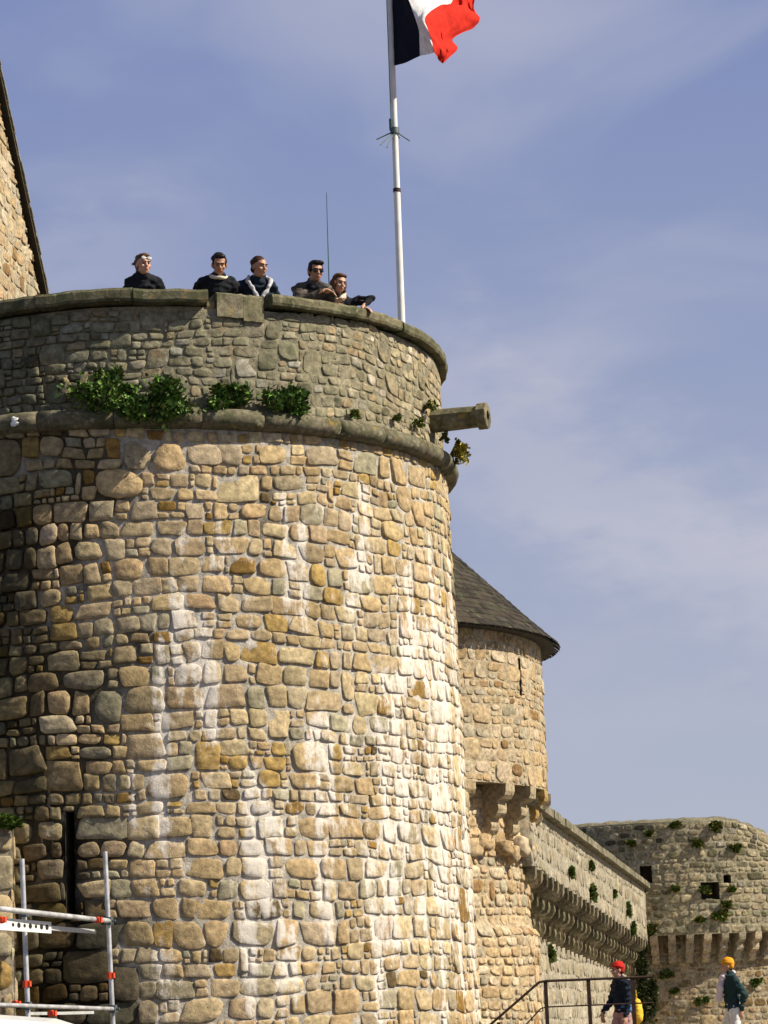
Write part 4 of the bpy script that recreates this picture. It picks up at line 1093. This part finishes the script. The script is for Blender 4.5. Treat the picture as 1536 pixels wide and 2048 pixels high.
for px in (1092, 1178, 1266):
    x = rp(px, 1990).x; mb = MB(); mb.box(Vector((x, YR, (KZ + topz) / 2)), Vector((1, 0, 0)), Vector((0, 1, 0)), UPZ, .030, .012, (topz - KZ) / 2); part(mb, 'post', M['iron'], RL)
q = e0 - slope * .02
mb = MB(); mb.box(Vector((rp(997, 2040).x, YR, q.z / 2)), Vector((1, 0, 0)), Vector((0, 1, 0)), UPZ, .030, .012, q.z / 2 + .05); part(mb, 'post', M['iron'], RL)
mb = MB()
for i in range(7):
    x1 = k0.x - .1 - .3 * i; h = TZ - (i + .0) * .117
    if h <= 0.02: break
    mb.box(Vector((x1 - .15, YR + .9, h / 2)), Vector((1, 0, 0)), Vector((0, 1, 0)), UPZ, .149, .8, h / 2)
tag(mb.build('stairs', M['sandstone_pave']), kind='structure')

# ------------------------------------------------------------------ scaffold
YS1 = 29.0 - .0
SCY = 27.9
pr_ = at(215, 1842, 28.0); pl_ = at(0, 1818, 25.2)
sdv = Vector((pr_.x - pl_.x, pr_.y - pl_.y, 0)).normalized(); snv = Vector((sdv.y, -sdv.x, 0))
scf = thing('scaffold_tower', 'galvanised tube scaffold with orange clamps at the foot of the round tower', 'scaffold', (pr_.x, pr_.y, 0))
def std(px0, py0, px1, py1, Y0):
    a = at(px0, py0, Y0); b = at(px1, py1, Y0); d = (b - a); d = d / d.z; g_ = a - d * a.z * 1.0
    mb = MB(); mb.tube([Vector((g_.x, g_.y, .04)), a], .0255, 10); mb.box(Vector((g_.x, g_.y, .02)), Vector((1, 0, 0)), Vector((0, 1, 0)), UPZ, .08, .08, .018)
    part(mb, 'standard', M['white_metal'], scf, True); return a, g_
s1, g1 = std(210, 1703, 226, 2048, 28.0)
s2_, g2 = std(44, 1718, 56, 2030, 26.6)
# the pair standing farther out of frame to the left
for off in (Vector((-1.55, -.9, 0)),):
    for s_, g_ in ((s1, g1), (s2_, g2)):
        mb = MB(); mb.tube([Vector((g_.x, g_.y, .04)) + off, s_ + off], .0255, 10); part(mb, 'standard', M['white_metal'], scf, True)
def bar(a, b, r=.0245, nm='ledger'):
    mb = MB(); mb.tube([a, b], r, 10); part(mb, nm, M['white_metal'], scf, True)
a1 = at(-140, 1802, 23.6)
bar(at(218, 1842, 27.94), a1, .027)
a2 = at(-140, 2005, 23.6)
bar(at(226, 2018, 27.94), a2, .022)
bar(at(-140, 1802, 23.64) + Vector((0, 0, -.02)), Vector((g2.x, g2.y, a1.z)) + Vector((-1.5, -.9, 0)))
# decks
def deck(pA, pB, pC, pD, th, nm, mt):
    mb = MB(); q = [pA, pB, pC, pD]; mb.add(q + [p_ - Vector((0, 0, th)) for p_ in q], [(0, 1, 2, 3), (7, 6, 5, 4)] + [(i, 4 + i, 4 + (i + 1) % 4, (i + 1) % 4) for i in range(4)]); part(mb, nm, mt, scf)
dA = at(-60, 1832, 24.6); dB = at(101, 1844, 26.6)
dd = (dB - dA); dd.z = 0; dd.normalize()
zdk = dB.z
dA.z = zdk; 
bk_ = Vector((.12, 1, 0)).normalized()
P1, P2 = dA - dd * .2, dB
end = at(192, 1846, 28.0); end.z = zdk
deck(P1 + Vector((0, .03, -.035)), P2 + Vector((0, .03, -.035)), end + Vector((0, 0, -.035)), P1 + bk_ * 1.5 + Vector((0, 0, -.035)), .045, 'deck', M['deck'])
# punched white side channel of the deck
mb = MB(); Lf = (P2 - P1).length; fx = dd; fn = Vector((dd.y, -dd.x, 0)); hh = .115
holes = [P2 - dd * (.12 + i * .150) for i in range(7)]
mb.box((P1 + P2) / 2 - UPZ * hh / 2, fx, fn, UPZ, Lf / 2, .008, hh / 2); part(mb, 'deck_channel', M['pole'], scf)
for i, h in enumerate(holes):
    mb = MB(); c = h - UPZ * (hh * .5) + fn * .0095
    rr = .027 if i % 2 == 1 or i == 0 else .019
    vs = [c + (fx * 1.7 * math.cos(2 * PI * k / 12) + UPZ * math.sin(2 * PI * k / 12)) * rr for k in range(12)]; vs2 = [v - fn * .004 for v in vs]
    mb.add(vs + vs2, [tuple(range(12))] + [(k, 12 + k, 12 + (k + 1) % 12, (k + 1) % 12) for k in range(12)]); part(mb, 'punched_hole', M['dark'], scf)
l0, l1 = at(60, 2024, 26.7), at(188, 2022, 28.0); l1.z = l0.z
deck(l0, l0 + dd * .9, l1, l0 + bk_ * .9, .03, 'deck', M['deck'])
for (px, py, Y) in ((218, 1842, 27.96), (49, 1826, 26.55), (226, 2018, 27.96), (55, 2012, 26.55)):
    c = at(px, py, Y); mb = MB(); mb.box(c, sdv, snv, UPZ, .035, .036, .040); mb.tube([c + snv * .03, c + snv * .075], .012, 6); part(mb, 'coupler', M['grey_metal'], scf)
# orange clamps
for (px, py, Y, horiz) in ((195, 1840, 27.55, 1), (2, 1840, 24.95, 1), (52, 1968, 26.6, 0), (220, 1951, 28.0, 0), (31, 2008, 25.6, 1), (103, 2027, 26.9, 1)):
    c = at(px, py, Y); mb = MB(); ax_ = sdv if horiz else UPZ
    mb.tube([c - ax_ * .035, c + ax_ * .035], .034, 10); mb.box(c + snv * .03, sdv, snv, UPZ, .022, .02, .026); part(mb, 'clamp', M['orange'], scf)

# ------------------------------------------------------------------ white van, its roof just in frame
VY = 21.5
vz = at(60, 2029, VY).z; vx1 = at(215, 2048, VY).x
print('van roof z', vz)
van = thing('parked_van', 'white van with a rounded roof parked in front of the scaffold', 'van', (vx1 - 2.6, VY, 0))
M['vanwhite'] = plain('van_paint', (.82, .82, .82), .22, 0, .05, 3, spec=.5); M['tyre'] = plain('tyre_rubber', (.02, .02, .02), .85); M['glass'] = plain('tinted_glass', (.02, .025, .03), .05, spec=.9); M['rim'] = plain('steel_rim', (.4, .4, .42), .35, .8); M['lampred'] = plain('red_lens', (.4, .01, .01), .2); M['lampw'] = plain('clear_lens', (.7, .7, .72), .15)
outline = [(0, .35), (-.02, 1.0), (-.06, vz - .34), (-.16, vz - .16), (-.42, vz - .07), (-.9, vz - .02), (-2.0, vz), (-3.3, vz - .02), (-3.75, vz - .12), (-4.35, 1.22), (-4.95, 1.05), (-5.15, .75), (-5.15, .35)]
mb = MB(); hw = .9; vs = []
for (s_, yy) in ((1, -hw), (1, hw)):
    pass
ny = [(-hw, 1.0, 0), (-hw + .03, 1.0, .0), (-hw + .16, 1.0, .06), (0, 1.0, .09), (hw - .16, 1.0, .06), (hw - .03, 1, 0), (hw, 1, 0)]
for (yy, _, lift) in ny:
    for (x, z) in outline:
        inset = .0
        if z > 1.2 and abs(yy) > hw - .1: inset = (z - 1.2) * .10 * (1 if yy < 0 else -1)
        zz_ = z + (lift - .06) * (1 if z > 1.0 else 0)
        vs.append(Vector((vx1 + x, VY + yy + inset, zz_)))
k = len(outline); fs = []
for j in range(len(ny) - 1):
    for i in range(k): fs.append((j * k + i, j * k + (i + 1) % k, (j + 1) * k + (i + 1) % k, (j + 1) * k + i))
fs += [tuple(range(k)), tuple((len(ny) - 1) * k + i for i in reversed(range(k)))]
mb.add(vs, fs); part(mb, 'body', M['vanwhite'], van)
X1, Y1 = Vector((1, 0, 0)), Vector((0, 1, 0))
for (xc, w_) in ((-3.35, .38), (-2.2, .5), (-1.05, .5)):
    mb = MB(); mb.box(Vector((vx1 + xc, VY - hw + .035, 1.38)), X1, Vector((0, 1, .10)).normalized(), Vector((0, .1, 1)).normalized(), w_, .01, .20); part(mb, 'window', M['glass'], van)
for xc in (-.95, -4.2):
    mb = MB(); c = Vector((vx1 + xc, VY - hw + .10, .33)); mb.tube([c - Y1 * .14, c + Y1 * .10], .33, 24); tw = part(mb, 'wheel', M['tyre'], van, True)
    mb = MB(); mb.tube([c - Y1 * .15, c - Y1 * .12], .20, 18); part(mb, 'rim', M['rim'], tw, True)
mb = MB(); mb.box(Vector((vx1 + .01, VY - .75, .95)), X1, Y1, UPZ, .02, .06, .16); part(mb, 'tail_lamp', M['lampred'], van)
mb = MB(); mb.box(Vector((vx1 - 5.15, VY - .65, .75)), X1, Y1, UPZ, .02, .13, .08); part(mb, 'headlight', M['lampw'], van)
mb = MB(); mb.box(Vector((vx1 - 2.55, VY, .34)), X1, Y1, UPZ, 2.62, .92, .07); part(mb, 'bumper', M['tyre'], van)

# ------------------------------------------------------------------ plants and bits on the walls
rng = random.Random(77)
GREENS = [(.08, .17, .026), (.05, .11, .018), (.12, .23, .035), (.02, .045, .012), (.15, .23, .05), (.12, .13, .04)]
DRY = [(.10, .11, .03), (.17, .15, .04), (.06, .07, .02), (.30, .24, .03)]
def shrub(name, label, c, out_, size, n, leaf, pal, group=None, hang=.3):
    c = Vector(c); out_ = Vector(out_).normalized(); side_ = out_.cross(UPZ).normalized()
    root = thing(name, label, 'plant', c - out_ * .02, group)
    mb = MB(); st = MB()
    cl = [(Vector((rng.uniform(-1, 1), rng.uniform(.0, .9), rng.uniform(-.7, 1))), rng.uniform(.16, .5)) for _ in range(max(4, int(9 + size[0] * 16)))]
    for (q, r_) in cl:
        e = c + side_ * q.x * size[0] + out_ * q.y * size[1] + UPZ * q.z * size[2]
        st.tube([c - out_ * .05 + side_ * q.x * size[0] * .5 - UPZ * size[2] * .3, (c + e) / 2 + UPZ * .02, e], [.010, .007, .003], 5)
    for i in range(n):
        q, r_ = rng.choice(cl)
        d = Vector((rng.gauss(0, 1), rng.gauss(0, 1), rng.gauss(0, 1))).normalized() * r_ * rng.random() ** .4 * (1.9 if rng.random() < .12 else 1)
        p_ = c + side_ * (q.x * .85 + d.x * .8) * size[0] + out_ * max(.01, (q.y + d.y * .8) * size[1]) + UPZ * (q.z * .8 + d.z * .9) * size[2]
        a = (out_ * rng.uniform(.2, 1) + UPZ * rng.uniform(-hang, 1) + side_ * rng.uniform(-1, 1)).normalized(); b = a.orthogonal().normalized()
        b = (Matrix.Rotation(rng.uniform(0, 6.3), 3, a) @ b); nn = a.cross(b)
        s_ = leaf * rng.uniform(.4, 1.6); w_ = s_ * .34
        cc = jit(rng.choice(pal), rng, .3)
        mb.add([p_, p_ + a * s_ * .5 + b * w_, p_ + a * s_ + nn * s_ * .15, p_ + a * s_ * .5 - b * w_], [(0, 1, 2), (0, 2, 3)], cc)
    part(mb, 'foliage', M['leaf'], root); part(st, 'stem', M['stem'], root)
    return root
def onwall(px, py, r=RP):
    th = px2th(px, py, r); y = CY - math.cos(th) * r
    return at(px, py, y), Vector((math.sin(th), -math.cos(th), 0))
def wallshrub(px, py, *a, **k):
    c, o_ = onwall(px, py); return shrub('wall_plant', a[0], c, o_, *a[1:], **k)
PG = 'plants rooted on the ledge of the round tower'
wallshrub(262, 816, 'widest dark leafy plant on the tower ledge, trailing over it', (.60, .30, .27), 8000, .055, GREENS, PG)
wallshrub(215, 762, 'small sprig of leaves above the widest ledge plant', (.15, .12, .14), 700, .045, GREENS, PG)
wallshrub(450, 806, 'round green plant on the ledge, middle of the three big ones', (.24, .18, .19), 2800, .055, GREENS, PG)
wallshrub(560, 808, 'green plant on the ledge under the man in sunglasses', (.26, .20, .20), 3200, .055, GREENS, PG)
c, o_ = onwall(918, 905, RW + .12)
shrub('wall_plant', 'yellow green tuft on the string course below the stone spout', c + Vector((-.08, 0, -.02)), o_, (.14, .14, .16), 700, .05, [(.30, .26, .03), (.16, .16, .04), (.10, .10, .03), (.42, .33, .03)], PG)
for (px, py, s_, lb_) in ((851, 815, .09, 'little tuft beside the root of the stone spout'), (830, 846, .09, 'little tuft on the ledge left of the stone spout'), (705, 832, .05, 'tiny tuft on the ledge below the flagpole, left of another'), (790, 838, .04, 'tiny tuft on the ledge directly left of the spout tufts'), (886, 878, .06, 'small tuft just under the stone spout')):
    c, o_ = onwall(px, py, RP + .03 if py < 870 else RW + .1); shrub('wall_tuft', lb_, c, o_, (s_, s_, s_), 160, .04, DRY + GREENS[:3], PG)
c = at(15, 1648, 28.3); shrub('grass_tuft', 'bright green grass tuft on top of the left buttress wall', c, Vector((.2, -1, 0)), (.12, .16, .08), 500, .07, [(.07, .12, .02), (.14, .20, .03), (.05, .09, .015)])
# curtain wall and bastion plants
def cw_pt(px, py, over=.0):
    lo, hi = YA, YB
    for _ in range(40):
        m = (lo + hi) / 2; p_ = at(px, py, m); d = (p_ - o_up).dot(cn) - over
        if d > 0: lo = m
        else: hi = m
    return at(px, py, lo)
CG = 'plants growing from the curtain wall'
for (px, py, s_, ov, lb_) in ((1098, 1912, .28, -SB, 'bush at the near foot of the curtain wall beside the conical-roofed tower'), (1180, 1790, .30, 0, 'plant hanging over the corbels at mid length of the curtain wall'), (1178, 1735, .13, 0, 'small plant in a crack above the hanging plant'),
                         (1225, 1790, .10, 0, 'tiny plant in the curtain parapet right of the hanging plant'), (1252, 1822, .30, 0, 'plant on the far half of the curtain parapet'), (1262, 1860, .30, 0, 'dark plant near the far end of the curtain parapet'), (1138, 1748, .16, 0, 'little plant over the near corbels of the curtain wall')):
    s_ *= .6; c = cw_pt(px, py, ov); shrub('crack_plant', lb_, c, cn, (s_, s_ * .35, s_ * 1.0), int(500 + 900 * s_), .09, GREENS[:4] + DRY[:3], CG)
def b3(px, py, r=R3):
    th = th3(px, py, r); y = C3Y - math.cos(th) * r; return at(px, py, y), Vector((math.sin(th), -math.cos(th), 0))
BG = 'plants growing on the far bastion'
for (px, py, s_, lb_) in ((1440, 1835, .36, 'dark plant under the right gunport of the bastion'), (1408, 1782, .20, 'yellowish plant in the left side of the right gunport'), (1452, 1812, .20, 'yellow green plant just right of the right gunport'), (1300, 1862, .35, 'dark plant at the left end of the bastion corbels'),
                          (1400, 1840, .16, 'small plant below and left of the right gunport'), (1350, 1780, .12, 'small plant between the two gunports'), (1462, 1780, .14, 'plant below the round hole of the bastion'), (1430, 1655, .30, 'plant on the bastion top, right of centre'), (1352, 1652, .22, 'plant on the bastion top, left of centre'),
                          (1395, 1690, .22, 'plant in the rough masonry below the bastion top'), (1470, 1700, .24, 'plant in the rough masonry at the right of the bastion top'), (1300, 1668, .16, 'little plant by the left of the bastion top'), (1262, 1690, .14, 'little plant close to the curtain coping on the bastion')):
    s_ *= .65; c, o_ = b3(px, py); shrub('bastion_plant', lb_, c, o_, (s_, s_ * .28, s_ * .8), int(300 + 900 * s_), .09, GREENS[:4] + DRY, BG)
for (px, py, s_, lb_) in ((1332, 1950, .22, 'dark tuft on the lower bastion wall left of the orange cap'), (1405, 2005, .18, 'dark tuft on the lower bastion wall between the walkers'), (1350, 1985, .12, 'small tuft on the lower bastion wall between the other two'), (1510, 1968, .18, 'tuft on the lower bastion wall right of the orange cap')):
    c, o_ = b3(px, py, RL3); shrub('bastion_tuft', lb_, c, o_, (s_, s_ * .5, s_ * .7), 300, .08, GREENS[:4] + DRY[:2], BG)
c = at(1287, 1985, 75.2); shrub('ivy', 'tall dark ivy in the corner between the curtain wall and the bastion', c, Vector((.5, -1, 0)), (.30, .35, 1.1), 3600, .10, [(.02, .035, .010), (.035, .055, .014), (.06, .08, .02), (.05, .045, .02)])
c = at(1265, 1900, 75.4); shrub('ivy', 'dark ivy clump over the corner corbels above the red cap', c, Vector((.5, -1, 0)), (.32, .3, .4), 1200, .10, [(.02, .035, .010), (.035, .055, .014), (.06, .08, .02), (.07, .06, .03)])
# broken pointed stones and the scraps on the ledge
c, o_ = onwall(152, 772); side_ = Vector((-o_.y, o_.x, 0))
bs = thing('broken_stone', 'pair of pointed broken stones with orange lichen, left of the widest ledge plant', 'stone', c)
for (px, py, h, w_, tl) in ((138, 775, .20, .06, -.3), (168, 768, .27, .075, .35)):
    q, oo = onwall(px, py); q += oo * .08
    bm = bmesh.new(); bmesh.ops.create_cone(bm, cap_ends=True, segments=5, radius1=w_ * 1.25, radius2=w_ * .2, depth=h, matrix=Matrix.Rotation(tl, 4, 'Y'))
    vv = [q + v.co + Vector((rng.uniform(-.012, .012), 0, rng.uniform(-.012, .012))) for v in bm.verts]; bm.verts.index_update(); ff = [tuple(v.index for v in f.verts) for f in bm.faces]; bm.free()
    mb = MB(); mb.add(vv, ff, [jit((.36, .29, .16), rng, .25) for _ in vv]); part(mb, 'fragment', M['coping'], bs)
q, oo = onwall(34, 846, RW + .10); mb = MB(); rough_stone(mb, q + oo * .05, Vector((-oo.y, oo.x, 0)), oo, UPZ, (.045, .015, .045), (.75, .74, .76), rng, .9)
pp = mb.build('rag', M['whitecloth'], None, True); tag(pp, 'small crumpled white scrap on the string course at the left edge', 'scrap')
